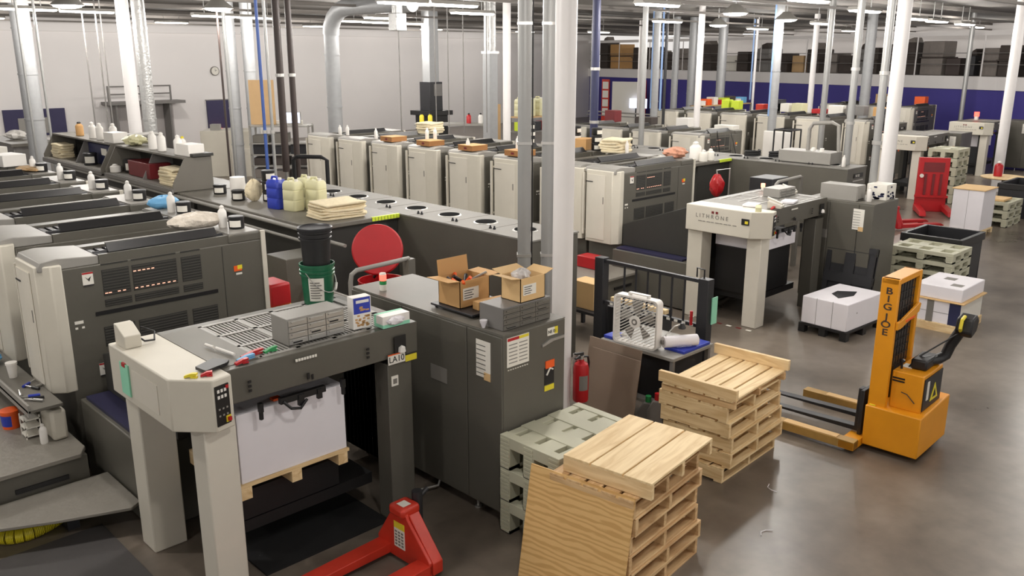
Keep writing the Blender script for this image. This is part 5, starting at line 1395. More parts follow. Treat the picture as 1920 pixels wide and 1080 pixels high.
G().box(0.25, 0.340, 1.385, 0.5, 0.345, 1.405).build('red_lettering_strip', ORANGE, st)
for k, ch in enumerate('BIGJOE'):
    text(ch, 0.095, BROWN, st, (0.038, 0.465, 1.70 - k * 0.082 - (0.02 if k > 2 else 0)), FX, name='mast_letter', sx=1.3, bold=0.0015, align='CENTER')
# carriage, forks and outriggers
G().box(0.06, 0.60, 0.12, 0.62, 0.64, 0.62).build('carriage', BLACKM, st, 0.006)
for x in (0.10, 0.46):
    G().prism([(0.64, 0.14), (0.64, 0.62), (0.68, 0.62), (0.69, 0.19), (1.9, 0.16), (1.9, 0.145)], 'x', x, x + 0.10).build('fork', BLACKM, st, 0.004)
for x in (-0.20, 0.86):
    g = G().box(x, 0.30 if x > 0 else 0.56, 0.04, x + 0.12, 1.62, 0.13, 0).box(x + 0.01, 0.75, 0.13, x + 0.11, 1.35, 0.137, 1)
    g.build('outrigger', [mat('worn_yellow_outrigger', rgb(170, 134, 70), 0.5, 0, 0.25, 10), CARDL], st, 0.004)
    G().cyl((x + 0.02, 1.52, 0.045), (x + 0.10, 1.52, 0.045), 0.045, n=14).build('roller_wheel', RUBBER, st)
G().box(-0.20, 0.56, 0.04, 0.98, 0.72, 0.12).build('base_frame', YELLOW, st)
G().cyl((0.38, 0.2, 0.06), (0.46, 0.2, 0.06), 0.06, n=18).build('drive_wheel', RUBBER, st)
# tiller arm and head
G().box(0.28, 0.10, 0.90, 0.62, 0.26, 1.01).build('tiller_base', BLACK, st, 0.02)
G().tube([(0.40, 0.18, 0.96), (0.62, 0.10, 0.955), (0.70, 0.06, 0.985), (0.72, 0.03, 1.10), (0.71, -0.06, 1.30)], 0.055, 12).build('tiller_arm', BLACK, st)
G().prism([(0.63, 1.28), (0.68, 1.22), (0.82, 1.26), (0.88, 1.38), (0.80, 1.45), (0.66, 1.42)], 'y', -0.17, -0.01).build('tiller_head', BLACK, st, 0.02)
G().tube([(0.66, -0.06, 1.28), (0.58, -0.08, 1.34), (0.60, -0.08, 1.42), (0.68, -0.08, 1.44)], 0.018).build('yellow_grip', YELL, st)
G().tube([(0.30, 0.28, 0.90), (0.40, 0.24, 0.99), (0.55, 0.10, 1.12), (0.66, -0.05, 1.26)], 0.008).build('coiled_cable', BLACK, st)
G().tube([(0.22, 0.32, 0.90), (0.22, 0.32, 0.97)], 0.012).lathe([(0, 0.96), (0.028, 0.975), (0.028, 0.995), (0, 1.01)], (0.22, 0.32, 0), n=12).build('key_knob', BLACK, st)
G().box(0.28, 0.24, 0.901, 0.40, 0.34, 0.908).build('label_sheet', LABELW, st)

# pallet jacks ------------------------------------------------------------------------
def pallet_jack(label, loc, rz, m=REDORANGE, handle=True):
    # local: forks run to -x, pump head at +x
    t = thing('pallet_jack', label, 'pallet jack', loc, rz, 'red hand pallet jacks')
    for y in (-0.34, 0.18):
        G().prism([(0.0, 0.06), (0.0, 0.15), (-1.10, 0.13), (-1.18, 0.09), (-1.18, 0.07)], 'y', y, y + 0.16).build('fork', m, t, 0.006)
        G().cyl((-1.02, y + 0.03, 0.04), (-1.02, y + 0.13, 0.04), 0.04, n=14).build('load_roller', RUBBER, t)
    G().prism([(-0.34, 0.05), (0.34, 0.05), (0.36, 0.17), (0.17, 0.46), (0.15, 0.53), (-0.03, 0.53), (-0.06, 0.46), (-0.34, 0.17)], 'x', -0.03, 0.0).build('battery_plate', m, t, 0.006)
    G().prism([(-0.35, 0.16), (-0.35, 0.05), (-0.27, 0.05), (0.02, 0.44), (-0.05, 0.50)], 'x', 0.0, 0.10).prism([(0.35, 0.16), (0.35, 0.05), (0.27, 0.05), (0.10, 0.44), (0.16, 0.50)], 'x', 0.0, 0.10).build('side_brace', m, t, 0.006)
    G().prism([(-0.04, 0.46), (0.16, 0.46), (0.16, 0.56), (-0.04, 0.56)], 'x', -0.06, 0.13).build('head_block', m, t, 0.03)
    G().box(-0.02, -0.0, 0.561, 0.06, 0.09, 0.564).build('head_label', LABELW, t)
    g = G().prism([(-0.02, 0.40), (0.12, 0.40), (0.12, 0.34), (-0.02, 0.34)], 'x', -0.034, -0.03, 1).prism([(-0.02, 0.34), (0.12, 0.34), (0.12, 0.16), (-0.02, 0.16)], 'x', -0.034, -0.03, 0)
    for i in range(5):
        for j in range(3):
            g.box(-0.036, -0.005 + j * 0.042, 0.18 + i * 0.03, -0.034, 0.022 + j * 0.042, 0.197 + i * 0.03, 2)
    g.build('warning_label', [LABELW, YELL, GREYINK], t)
    G().cyl((0.17, 0.06, 0.04), (0.17, 0.06, 0.62), 0.045, n=14).build('pump', BLACKM, t)
    for y in (-0.05, 0.11):
        G().cyl((0.17, y, 0.09), (0.17, y + 0.06, 0.09), 0.09, n=18).build('steer_wheel', RUBBER, t)
    if handle:
        G().tube([(0.19, 0.06, 0.55), (0.24, 0.06, 1.18)], 0.022, 10).build('handle_shaft', BLACKM, t)
        G().tube([(0.24, 0.0, 1.17), (0.26, -0.10, 1.26), (0.27, -0.10, 1.36), (0.27, 0.22, 1.36), (0.26, 0.22, 1.26), (0.24, 0.12, 1.17)], 0.018, 8).build('handle_loop', BLACK, t)
    return t
pj = pallet_jack('worn red pallet jack at the bottom edge, in front of the foreground delivery', (3.70, 5.03, 0), 0.03, REDORANGE, False)
pj.scale = (1, 0.94, 0.94)
G().tube([(0.19, 0.06, 0.55), (0.28, 0.06, 0.60)], 0.022, 10).build('handle_socket', BLACKM, pj)
pallet_jack('red pallet jack farther back beside the red stacker, its black handle upright', (20.7, 8.25, 0), math.radians(150), RED)

# white piles of sheets -----------------------------------------------------------------
def skid_pile(label, loc, L, W, h, rz, palm, seams=2, base=0.14, plabel=None, group='white piles of sheets'):
    tp = thing('pallet', plabel, 'pallet', loc, rz, 'pallets under white piles')
    G().box(0, 0, base - 0.03, L, W, base).build('deck', palm, tp)
    for x in (0.0, L / 2 - 0.05, L - 0.10):
        for y in (0.0, W / 2 - 0.05, W - 0.10):
            G().box(x, y, 0, x + 0.10, y + 0.10, base - 0.03).build('block', palm, tp)
    t = thing('paper_pile', label, 'paper pile', (loc[0], loc[1], base + 0.001), rz, group)
    G().box(0.02, 0.02, 0, L - 0.02, W - 0.02, h).build('sheets', PAPER, t, bevel=0.012)
    g = G()
    for k in range(seams):
        y = W * (k + 1) / (seams + 1)
        g.box(0.0185, y - 0.003, 0, 0.02, y + 0.003, h)
    if seams: g.build('wrapper_seam', GREYINK, t)
    return t
t = skid_pile('big white wrapped pile on a black pallet, left of the yellow stacker', (11.68, 5.12, 0), 1.10, 0.76, 0.41, math.radians(-3), BLACK, 2, 0.14, 'low black plastic pallet under the big white wrapped pile')
G().add([(0.25, 0.30, 0.412), (0.55, 0.22, 0.412), (0.80, 0.30, 0.412), (0.62, 0.52, 0.412), (0.42, 0.50, 0.412)] + [(x, y, 0.416) for x, y in ((0.25, 0.30), (0.55, 0.22), (0.80, 0.30), (0.62, 0.52), (0.42, 0.50))],
        [(4, 3, 2, 1, 0), (5, 6, 7, 8, 9)] + [(i, (i + 1) % 5, 5 + (i + 1) % 5, 5 + i) for i in range(5)]).build('dark_patch', BLACKM, t)  # flat dark patch on top of the pile
G().cyl((0.3, 0.019, 0.24), (0.3, 0.022, 0.24), 0.012, n=10).build('spot', GREYINK, t)
t = thing('wooden_pallet', 'low pale pallet under the two-tier white piles, behind the yellow stacker', 'pallet', (13.18, 4.10, 0), 0.0, 'wooden pallets')
G().box(0, 0, 0.105, 0.95, 0.72, 0.125).build('deck_board', PINE[0], t)
for x in (0, 0.42, 0.85):
    G().box(x, 0, 0, x + 0.1, 0.72, 0.105).build('skid', PINE[1], t)
t = thing('paper_pile', 'lower tier of white piles with navy and grey bands, behind the yellow stacker', 'paper pile', (13.2, 4.12, 0.126), 0, 'white piles of sheets')
G().box(0, 0, 0, 0.90, 0.66, 0.34).build('sheets', PAPER, t, 0.006)
G().box(-0.003, 0.0, 0, 0.0, 0.16, 0.34, 0).box(0, -0.003, 0, 0.9, 0, 0.34, 2).box(-0.003, 0.38, 0, 0, 0.48, 0.34, 1).box(-0.004, 0.16, 0.16, 0, 0.66, 0.165, 1).build('band', [NAVY, GREYINK, LABELW], t)
o = G().box(0, 0, 0, 0.98, 0.76, 0.018).build('divider_board', CARDL, None, 0.003, (13.16, 4.07, 0.468)); tag(o, 'thin tan board between the two tiers of white piles', 'board')
t = thing('paper_pile', 'upper white pile with two grey slips on top, behind the yellow stacker', 'paper pile', (13.2, 4.12, 0.487), 0, 'white piles of sheets')
G().box(0, 0, 0, 0.92, 0.68, 0.20).build('sheets', PAPER, t, 0.012)
G().box(0.15, 0.08, 0.2, 0.30, 0.24, 0.203, 0).box(0.5, 0.30, 0.2, 0.66, 0.46, 0.203, 0).build('slip', GREYINK, t)
# grey plastic pallets and the black bin behind them
for i in range(5):
    plastic_pallet(['lowest', 'second lowest', 'middle', 'second highest', 'topmost'][i] + ' grey-green plastic pallet of the stack before the black open bin', (14.80, 4.84, 0.17 * i + 0.001), 0.85, 1.05, 0.168, 0, 'grey-green plastic pallets by the bin', nx=2, ny=3)
def open_bin(label, loc, L, W, H, m=BLACKM, legm=GREYINK, group='black open bins', rz=0.0):
    t = thing('storage_bin', label, 'bin', loc, rz, group)
    w = 0.04
    G().prism([(0.08, 0.0), (L - 0.08, 0.0), (L, H), (0, H)], 'y', 0.0, w).prism([(0.08, 0.0), (L - 0.08, 0.0), (L, H), (0, H)], 'y', W - w, W).prism([(0.0, 0), (W, 0), (W, H), (0, H)], 'x', 0.0, w).prism([(0.0, 0), (W, 0), (W, H), (0, H)], 'x', L - w, L).box(0.05, 0.02, 0.0, L - 0.05, W - 0.02, 0.04).build('bin_body', m, t, 0.006)
    G().box(-0.03, -0.03, H - 0.14, L + 0.03, 0.0, H).box(-0.03, W, H - 0.14, L + 0.03, W + 0.03, H).box(-0.03, 0, H - 0.14, 0, W, H).box(L, 0, H - 0.14, L + 0.03, W, H).build('rim', BLACK, t, 0.006)
    return t
open_bin('large black open bin behind the grey-green plastic pallets, right of the far control cabinet', (15.72, 5.05, 0.0), 1.10, 1.0, 0.92)
# tall white pile, pallets and dark bins along the aisle
skid_pile('tall white double pile with tan lid by the aisle, far right', (21.1, 6.42, 0), 0.85, 0.70, 0.92, 0, PINE[0], 1, 0.12, 'pale pallet under the tall white double pile')
o = G().box(0, 0, 0, 0.87, 0.72, 0.02).build('lid_board', CARDL, None, 0.002, (21.09, 6.41, 1.042)); tag(o, 'tan lid board lying on the tall white double pile', 'board')
for i in range(3):
    plastic_pallet(['lowest', 'middle', 'topmost'][i] + ' yellowish plastic pallet behind the tall white double pile', (22.7, 6.35, 0.20 * i + 0.001), 1.05, 0.95, 0.198, 0, 'plastic pallets by the aisle', nx=2, ny=2)
o = G().box(0, 0, 0, 0.6, 0.6, 0.05).build('tan_board', CARDL, None, 0.003, (22.8, 6.5, 0.602)); tag(o, 'small tan board on the yellowish plastic pallets by the aisle', 'board')
open_bin('wide dark open bin at the far right edge by the aisle', (24.3, 6.0, 0), 1.5, 1.1, 0.85)
open_bin('second dark open bin behind the wide one at the far right edge', (26.4, 5.6, 0), 1.4, 1.1, 0.85)
for i in range(6):
    plastic_pallet(['lowest', 'second lowest', 'third lowest', 'third highest', 'second highest', 'topmost'][i] + ' cream plastic pallet of the tall column behind the red stacker', (25.4, 8.55, 0.25 * i + 0.001), 0.9, 0.8, 0.248, 0, 'cream plastic pallets behind the red stacker', nx=2, ny=2)
# red stacker
rs = thing('stacker', 'red manual stacker with tall ribbed mast, far right by the aisle', 'stacker', (23.9, 8.2, 0), math.radians(30))
G().box(0, 0, 0.0, 0.12, 0.75, 1.42).build('mast_frame', RED, rs, 0.01)
G().box(-0.01, 0.12, 1.05, 0.0, 0.62, 1.30).build('data_plate', MAROON, rs)
for y in (0.15, 0.33, 0.52):
    G().box(-0.025, y, 0.45, 0.0, y + 0.06, 1.0).build('mast_rib', MAROON, rs)
G().box(-0.05, -0.03, 0.38, 0.0, 0.78, 0.44).build('cross_bar', RED, rs)
for y in (-0.05, 0.62):
    G().prism([(0.0, 0.05), (0.0, 0.20), (-1.0, 0.16), (-1.1, 0.05)], 'y', y, y + 0.16).build('straddle_leg', RED, rs, 0.01)
G().cyl((-0.03, 0.66, 0.95), (-0.07, 0.66, 0.95), 0.05, n=14).build('winch_knob', LABELW, rs)
# low table with red bottle by the far right post
t = thing('round_table', 'low cream-topped table by the far right white post', 'table', (26.4, 7.6, 0))
G().lathe([(0.55, 0.72), (0.6, 0.74), (0.6, 0.76), (0.55, 0.77)], n=28).build('table_top', PINE[0], t)
G().cyl((0, 0, 0.02), (0, 0, 0.72), 0.06, n=12).lathe([(0.35, 0), (0.33, 0.03), (0.05, 0.05)], n=20).build('pedestal', MGREY, t)
make_bottle('red bottle on the low table by the far right white post', (26.3, 7.75, 0.77), 0.42, 0.11, RED, WHITE, group='bottles on the far table')
# small scraps of film on the concrete
for i, (x, y, lab) in enumerate(((6.15, 3.25, 'curled clear strip of film on the floor right of the front pallet stack'), (6.95, 3.55, 'small pale scrap on the floor right of the second pallet stack'))):
    o = G().tube([(0, 0, 0.006), (0.05, 0.03, 0.012), (0.11, 0.02, 0.006), (0.15, -0.03, 0.01)], 0.004, 6).build('film_scrap', PAPER, None, loc=(x, y, 0), rz=i * 1.2); tag(o, lab, 'scrap')

# ================================================================== FAR PRESS LINES
for k in range(4):
    c = dup(U1 if k == 0 else base_unit, (19.6, 13.0 + 1.36 * k, 0), label='%s low white-fronted unit of the third press line, counted from its near end' % ORD[k], group='printing units of the third press line')
    c.scale = (0.9, 1, 0.93)
for k in range(6):
    dup(U1 if k == 0 else base_unit, (25.6, 11.25 + 1.36 * k, 0), label='%s tall white unit of the fourth press line, counted from its near right end' % ORD[k], group='printing units of the fourth press line')
for k in range(3):
    dup(U1 if k == 0 else base_unit, (33.6, 13.1 + 1.36 * k, 0), label='%s white unit of the farthest press line before the purple-blue wall' % ORD[k], group='printing units of the farthest press line')
D3 = dup(D2, (25.2, 9.5, 0), label='cream delivery half hidden by the thick white post on the right')
D4 = dup(D2, (31.9, 9.9, 0), label='farthest cream delivery, under a small red light by the purple-blue wall')
for D_ in (D3, D4):
    for ch in list(D_.children):
        if ch.name.startswith(('skirt', 'chain_housing', 'lift_table')): bpy.data.objects.remove(ch)
C3 = dup(C2, (27.7, 9.3, 0), label='charcoal cabinet right of the delivery behind the thick white post')
C4 = dup(C2, (34.6, 9.3, 0), label='charcoal cabinet right of the farthest delivery')
dup(S2, (30.3, 12.3, 0), label='third vented cabinet row, behind the fourth press line')
t = thing('paper_pile', 'white pile of sheets raised under the farthest cream delivery', 'paper pile', (32.55, 10.25, 0.95), 0, 'white piles of sheets')
G().box(0, 0, 0, 0.95, 0.8, 0.48).build('sheets', PAPER, t)
G().box(0, 0.1, -0.95, 0.95, 0.8, -0.002).build('pile_support', BLACKM, t)
t = thing('signal_light', 'red signal light on the farthest cream delivery', 'signal light', (33.4, 10.8, 1.806), 0, 'red signal lights')
G().cyl((0, 0, 0), (0, 0, 0.12), 0.07, n=12).build('base', LABELW, t)
G().cyl((0, 0, 0.12), (0, 0, 0.27), 0.085, n=14).build('lens', LAMPRED, t)
t = thing('signal_light', 'small orange signal light behind the lettered delivery', 'signal light', (13.15, 7.45, 1.806), 0, 'red signal lights')
G().cyl((0, 0, 0), (0, 0, 0.05), 0.03, n=12).build('base', LABELW, t)
G().cyl((0, 0, 0.05), (0, 0, 0.11), 0.035, n=14).build('lens', LAMPORG, t)
# things between the middle press and its vented cabinets
hb = thing('handrail', 'silver bent tube handrail behind the lettered delivery deck', 'handrail', (14.55, 8.0, 0))
G().tube([(0, 0, 0), (0, 0, 1.62), (0.04, 0, 1.70), (0.12, 0, 1.74), (0.95, 0, 1.76)], 0.03, 10).build('tube', LGREY, hb)
G().box(0.90, -0.04, 0, 0.98, 0.04, 1.76).build('post', GREY, hb)
w = blob(0.26, 0.26, 0.42, 14, 0.12).build('red_bag', RED, None, loc=(14.72, 9.35, 1.32)); tag(w, 'red bag hanging at the dark cabinet beyond the middle press', 'bag')
b_ = G().tube([(0, 0, 0.40), (0, 0.02, 0.50), (0.45, 0.0, 0.50), (0.45, 0.0, -1.32)], 0.014).build('bag_hook', STEEL, w)
o = G().box(0, 0, 0, 0.6, 0.5, 1.72).build('control_box', BLACKM, None, 0.01, (15.0, 8.3, 0)); tag(o, 'black control box between the red bag and the silver handrail', 'control box')
# ladder stool and tripod on the far lines
t = thing('step_ladder', 'black folding stand leaning before the third press line', 'step ladder', (19.0, 11.7, 0))
G().tube([(0, 0, 0), (0.0, 0.05, 2.15), (0.35, -0.45, 0.0)], 0.025).build('side_frame', BLACK, t)
G().tube([(0, 0.5, 0), (0.0, 0.45, 2.15), (0.35, 0.25, 0.0)], 0.025).build('side_frame', BLACK, t)
for z in (0.5, 1.0, 1.5):
    G().tube([(0, 0.0, z), (0, 0.48, z)], 0.018).build('rung', BLACK, t)
o = G().box(0, 0, 0, 0.10, 0.85, 1.95).build('screen_board', WHITE, None, 0.02, (22.3, 11.9, 0)); tag(o, 'narrow white guard panel beside the black folding stand', 'panel')
t = thing('stool', 'tall black stool frame before the fourth press line', 'stool', (21.2, 11.3, 0))
for x in (0, 0.5):
    for y in (0, 0.5):
        G().tube([(x, y, 0), (x, y, 2.1)], 0.022).build('leg', BLACK, t)
for z in (1.5, 2.1):
    G().tube([(0, 0, z), (0.5, 0, z), (0.5, 0.5, z), (0, 0.5, z), (0, 0, z)], 0.022).build('rail', BLACK, t)
# clutter on the far machines
def fbox(name, lab, cat, x, y, z, lx, ly, h, m, grp=None, rz=0.2):
    o = G().box(-lx / 2, -ly / 2, 0, lx / 2, ly / 2, h).build(name, m, None, 0.01, (x, y, z), rz)
    return tag(o, lab, cat, grp)
TT = 2.152
for it in [
    ('pail', 'lime and white pail, left of the pair on the fourth press line', 'pail', 26.9, 17.3, 0.3, 0.3, 0.32, LIME),
    ('pail', 'lime and white pail, right of the pair on the fourth press line', 'pail', 27.3, 16.9, 0.3, 0.3, 0.30, LIME),
    ('supply_box', 'orange-red box on the far end of the fourth press line', 'box', 27.1, 15.9, 0.5, 0.3, 0.22, REDORANGE),
    ('supply_box', 'black and white box stack on the fourth press line, middle', 'box', 26.9, 15.3, 0.5, 0.4, 0.4, BLACKM),
    ('supply_box', 'white box beside the black box stack on the fourth press line', 'box', 27.4, 15.0, 0.4, 0.4, 0.28, LABELW),
    ('supply_box', 'pale yellow box on the fourth press line, right of the thin black pole', 'box', 27.0, 14.5, 0.4, 0.4, 0.3, JUG),
    ('red_tray', 'red tray on the fourth press line by the thin white post', 'tray', 26.9, 13.75, 0.7, 0.45, 0.14, RED),
    ('supply_box', 'long white box right of the red tray on the fourth press line', 'box', 27.1, 13.15, 0.8, 0.5, 0.28, LABELW),
    ('machine_cover', 'grey crumpled cover on the near units of the fourth press line', 'cover', 27.2, 12.5, 0.8, 0.6, 0.3, MGREY),
    ('supply_box', 'brown board box with white disc on the fourth press line', 'box', 27.4, 11.75, 0.5, 0.33, 0.28, CARD),
    ('supply_box', 'dark box farthest right on the fourth press line', 'box', 27.2, 11.42, 0.4, 0.28, 0.25, BLACKM),
]:
    fbox(it[0], it[1], it[2], 27.6, it[4], TT, min(it[5], 0.36), it[6], it[7], it[8], 'supplies on the fourth press line', 0.0)
for it in [
    ('supply_box', 'orange box on the farthest press line before the purple-blue wall', 'box', 34.9, 13.6, 0.5, 0.4, 0.3, ORANGE),
    ('supply_box', 'pale pink box on the farthest press line before the purple-blue wall', 'box', 34.4, 14.7, 0.4, 0.4, 0.28, LABELW),
    ('supply_box', 'tan box on the farthest press line before the purple-blue wall', 'box', 35.0, 15.15, 0.5, 0.4, 0.35, WARM),
]:
    fbox(it[0], it[1], it[2], 35.6, it[4], TT, 0.36, it[6], it[7], it[8], 'supplies on the farthest press line', 0.0)
LZ3 = 2.0
for it in [
    ('rag_heap', 'grey and white cloths spread on the near low unit of the third press line', 'cloth', 20.9, 13.4, 0.9, 0.6, 0.07, LABELW),
    ('supply_box', 'white box on the second low unit of the third press line', 'box', 20.8, 14.8, 0.5, 0.4, 0.2, WHITE),
    ('machine_cover', 'dark grey cover on the third low unit of the third press line', 'cover', 20.9, 16.2, 0.8, 0.6, 0.16, SHELFD),
    ('supply_box', 'maroon box on the farthest low unit of the third press line', 'box', 20.8, 17.5, 0.5, 0.4, 0.3, MAROON),
]:
    fbox(it[0], it[1], it[2], 21.42, it[4], LZ3, 0.34, it[6], it[7] + 0.05, it[8], 'supplies on the third press line', 0.0)
# supply racks between the third line and the back
def supply_rack(label, loc, L, items):
    t = thing('supply_rack', label, 'rack', loc, 0, 'supply racks of the far lines')
    for x in (0, L - 0.05):
        for y in (0, 0.55):
            G().box(x, y, 0, x + 0.05, y + 0.05, 2.1).build('post', MGREY, t)
    for z in (1.1, 1.6, 2.06):
        G().box(0, 0, z, L, 0.6, z + 0.04).build('shelf', WARM if z > 2 else MGREY, t)
    return t
supply_rack('supply rack with pale jugs on top, far back beside the navy pipe', (19.7, 19.8, 0), 2.2, 0)
for i in range(5):
    jug('pale poly jug, %s of five in a row on the far supply rack' % ['first', 'second', 'third', 'fourth', 'fifth'][i], (19.9 + 0.42 * i, 20.1, 2.102), JUG, 0.1, WHITE, 1.25, 'pale jugs on the far supply rack')
for i, (m, lab) in enumerate(((LIME, 'lime box'), (BLACKM, 'black box'), (RED, 'red box'), (LABELW, 'white box'))):
    fbox('supply_box', lab + ' on the middle shelf of the far supply rack beside the navy pipe', 'box', 20.0 + 0.5 * i, 20.1, 1.642, 0.4, 0.35, 0.28, m, 'boxes on the far supply rack', 0)
supply_rack('long supply shelf behind the fourth press line, with small goods on top', (29.2, 19.4, 0), 3.6, 0)
for i in range(8):
    m = [WHITE, ORANGE, LABELW, RED, LIME, SHELFD, WHITE, SKYBL][i]
    fbox('supply_box', ['small white box', 'orange box', 'pale box', 'red box', 'lime box', 'dark box', 'second white box', 'light blue box'][i] + ' on the long supply shelf behind the fourth press line', 'box', 29.45 + 0.43 * i, 19.7, 2.102, 0.3, 0.35, 0.18 + 0.06 * (i % 3), m, 'boxes on the long supply shelf', 0)
# exhibition panels and screens by the mezzanine
t = thing('display_stand', 'red-edged display stand with posters and a lit screen by the purple-blue wall', 'display', (41.2, 34.6, 0), math.radians(-77))
G().box(0, 0, 0, 0.5, 0.1, 2.62).build('poster_panel', REDORANGE, t)
g = G()
for k in range(4):
    g.box(0.06, -0.01, 0.5 + 0.52 * k, 0.44, 0.0, 0.92 + 0.52 * k)
g.build('poster', [LABELW], t)
G().box(0.7, 0, 0, 2.4, 0.1, 2.5).build('poster_panel', LABELW, t)
G().box(2.5, 0, 0, 2.9, 0.1, 2.6).build('poster_panel', RED, t)
G().box(2.0, -0.3, 1.0, 3.1, -0.22, 1.55).build('screen', SCREEN, t)
G().box(2.4, -0.32, 0.0, 2.7, -0.2, 1.0).build('screen_stand', BLACKM, t)

# ================================================================== POSTS, PIPES AND DUCTS
def pole(name, label, cat, x, y, r, m, z0=0.0, z1=CZ, grp=None, clamps=0, n=18):
    t = thing(name, label, cat, (x, y, 0), 0, grp)
    G().cyl((0, 0, z0), (0, 0, z1), r, n=n).build('shaft', m, t)
    if name == 'column':
        G().box(-r * 1.5, -r * 1.5, z0, r * 1.5, r * 1.5, z0 + 0.02).build('base_plate', m, t)
    if 'duct' in name:
        for k in range(5):
            G().cyl((0, 0, z0 + 0.2 + k * (z1 - z0) / 5), (0, 0, z0 + 0.24 + k * (z1 - z0) / 5), r + 0.012, n=n).build('seam_ring', m, t)
    for k in range(clamps):
        G().cyl((0, 0, 1.5 + k * 1.1), (0, 0, 1.56 + k * 1.1), r + 0.015, n=n).build('clamp', STEEL, t)
    return t
pole('duct', 'big grey round duct leaning into view at the far left', 'duct', 6.84, 24.5, 0.225, GALV, grp='vertical ducts')
pole('conduit', 'left thin conduit beside the big grey duct at the far left', 'conduit', 6.25, 22.6, 0.03, CONDUIT, grp='thin conduits')
pole('conduit', 'right thin conduit beside the big grey duct at the far left', 'conduit', 6.62, 22.6, 0.03, CONDUIT, grp='thin conduits')
pole('column', 'white post behind the nearer sloping console', 'column', 8.29, 21.74, 0.15, POSTW, grp='white roof posts')
t = pole('duct', 'foil ribbed duct just right of the white post behind the consoles', 'duct', 8.93, 22.41, 0.16, ALU, grp='vertical ducts')
for i, (x, y) in enumerate(((8.0, 23.6), (8.25, 23.4), (8.55, 23.9))):
    pole('cable', ['left', 'middle', 'right'][i] + ' of three thin cables hanging before the wall platform', 'cable', x, y, 0.018, MGREY, 0.0, CZ, 'hanging cables', n=8)
pole('conduit', 'thin dark conduit crossing the navy board on the back wall', 'conduit', 9.39, 19.17, 0.025, BROWN, grp='thin conduits', n=10)
pole('conduit', 'grey conduit just right of the thin dark conduit by the cream machine', 'conduit', 10.13, 20.35, 0.04, CONDUIT, grp='thin conduits')
pole('duct', 'left of two joined galvanised ducts behind the navy board', 'duct', 12.75, 25.35, 0.18, GALV, grp='vertical ducts')
pole('duct', 'right of two joined galvanised ducts behind the navy board', 'duct', 13.15, 24.98, 0.18, GALV, grp='vertical ducts')
pole('pipe', 'thin blue pipe left of the twin dark brown pipes', 'pipe', 8.03, 14.86, 0.03, BLUEP, grp='thin pipes', clamps=2, n=12)
pole('pipe', 'thin silver pipe between the blue pipe and the dark brown pipes', 'pipe', 8.13, 14.76, 0.03, CONDUIT, grp='thin pipes', clamps=2, n=12)
for i, (x, y, r) in enumerate(((8.84, 15.60, 0.072), (9.10, 15.60, 0.060))):
    t = pole('pipe', ['left thick dark brown pipe of the pair rising behind the jugs', 'right thinner dark brown pipe of the pair rising behind the jugs'][i], 'pipe', x, y, r, BROWN, 1.75 if i == 0 else 1.4, CZ, 'dark brown pipes')
    G().cyl((0, 0, 3.6), (0, 0, 3.66), r + 0.02, n=16).cyl((0, 0, 0), (0, 0, 1.76), 0.03, n=10).build('flange', STEEL, t)
t = thing('hose', 'black bent hose arching over the vents beside the dark brown pipes', 'hose', (8.9, 15.4, 0))
G().tube([(0.0, 0, 0.0), (0.0, 0, 2.0), (0.05, -0.05, 2.06), (0.35, -0.45, 2.06), (0.42, -0.55, 2.0), (0.42, -0.55, 0.0)], 0.04, 10).build('hose_bend', RUBBER, t)
ed = thing('duct', 'silver duct with a bent elbow at the top, before the back wall', 'duct', (13.49, 20.94, 0), 0, 'vertical ducts')
G().cyl((0, 0, 0), (0, 0, 4.55), 0.20, n=22).build('shaft', GALV, ed)
dx, dy = 0.55, -0.83
G().tube([(0, 0, 4.55), (0.0, -0.03, 4.75), (0.02, -0.15, 4.98), (0.05, -0.38, 5.16), (0.08, -0.68, 5.24), (0.12, -1.36, 5.25), (0.25, -3.3, 5.25)], 0.22, 20).build('elbow', GALV, ed)
for z in (1.2, 2.6, 4.0):
    G().cyl((0, 0, z), (0, 0, z + 0.04), 0.215, n=22).build('seam_ring', GALV, ed)
hx = thing('duct_box', 'silver foil box hanging from the ceiling duct at the top of the photo', 'duct', (13.35, 17.75, 0))
G().box(-0.16, -0.16, 4.58, 0.16, 0.16, 5.0).build('box_body', ALU, hx, 0.02)
G().cyl((0, 0, 5.0), (0, 0, CZ), 0.13, n=18).build('stem', ALU, hx)
for i, (x, y) in enumerate(((13.37, 17.75), (15.2, 18.6), (15.9, 18.9), (16.2, 18.6), (16.7, 18.2))):
    pole('cable', ['thin cable under the hanging foil box', 'first of four thin cables right of the hanging foil box', 'second of four thin cables right of the hanging foil box', 'third of four thin cables right of the hanging foil box', 'fourth of four thin cables right of the hanging foil box'][i], 'cable', x, y, 0.014, MGREY, 1.9, CZ if i else 4.58, 'hanging cables', n=8)
bh = thing('extraction_hood', 'black box hood under a square silver duct at the back of the middle press', 'hood', (19.4, 24.0, 0))
G().box(-0.28, -0.28, 2.15, 0.28, 0.28, 3.12).build('hood_box', BLACKM, bh, 0.01)
G().box(-0.2, -0.2, 3.12, 0.2, 0.2, CZ).build('square_duct', GALV, bh)
G().box(-0.1, -0.30, 2.65, 0.25, -0.28, 3.05).build('inspection_plate', MGREY, bh)
G().box(-0.55, -0.5, 2.0, 0.55, 0.5, 2.15).box(-0.4, -0.4, 0, 0.4, 0.4, 2.0).build('machine_base', BLACK, bh)
fd = thing('duct', 'foil duct over a square grey duct, right of the black hood', 'duct', (17.3, 18.7, 0), 0, 'vertical ducts')
G().cyl((0, 0, 4.1), (0, 0, CZ), 0.17, n=18).build('foil_sleeve', ALU, fd)
G().box(-0.15, -0.15, 0, 0.15, 0.15, 4.1).build('square_duct', GALV, fd)
G().box(-0.18, -0.18, 4.05, 0.18, 0.18, 4.12).build('collar', STEEL, fd)
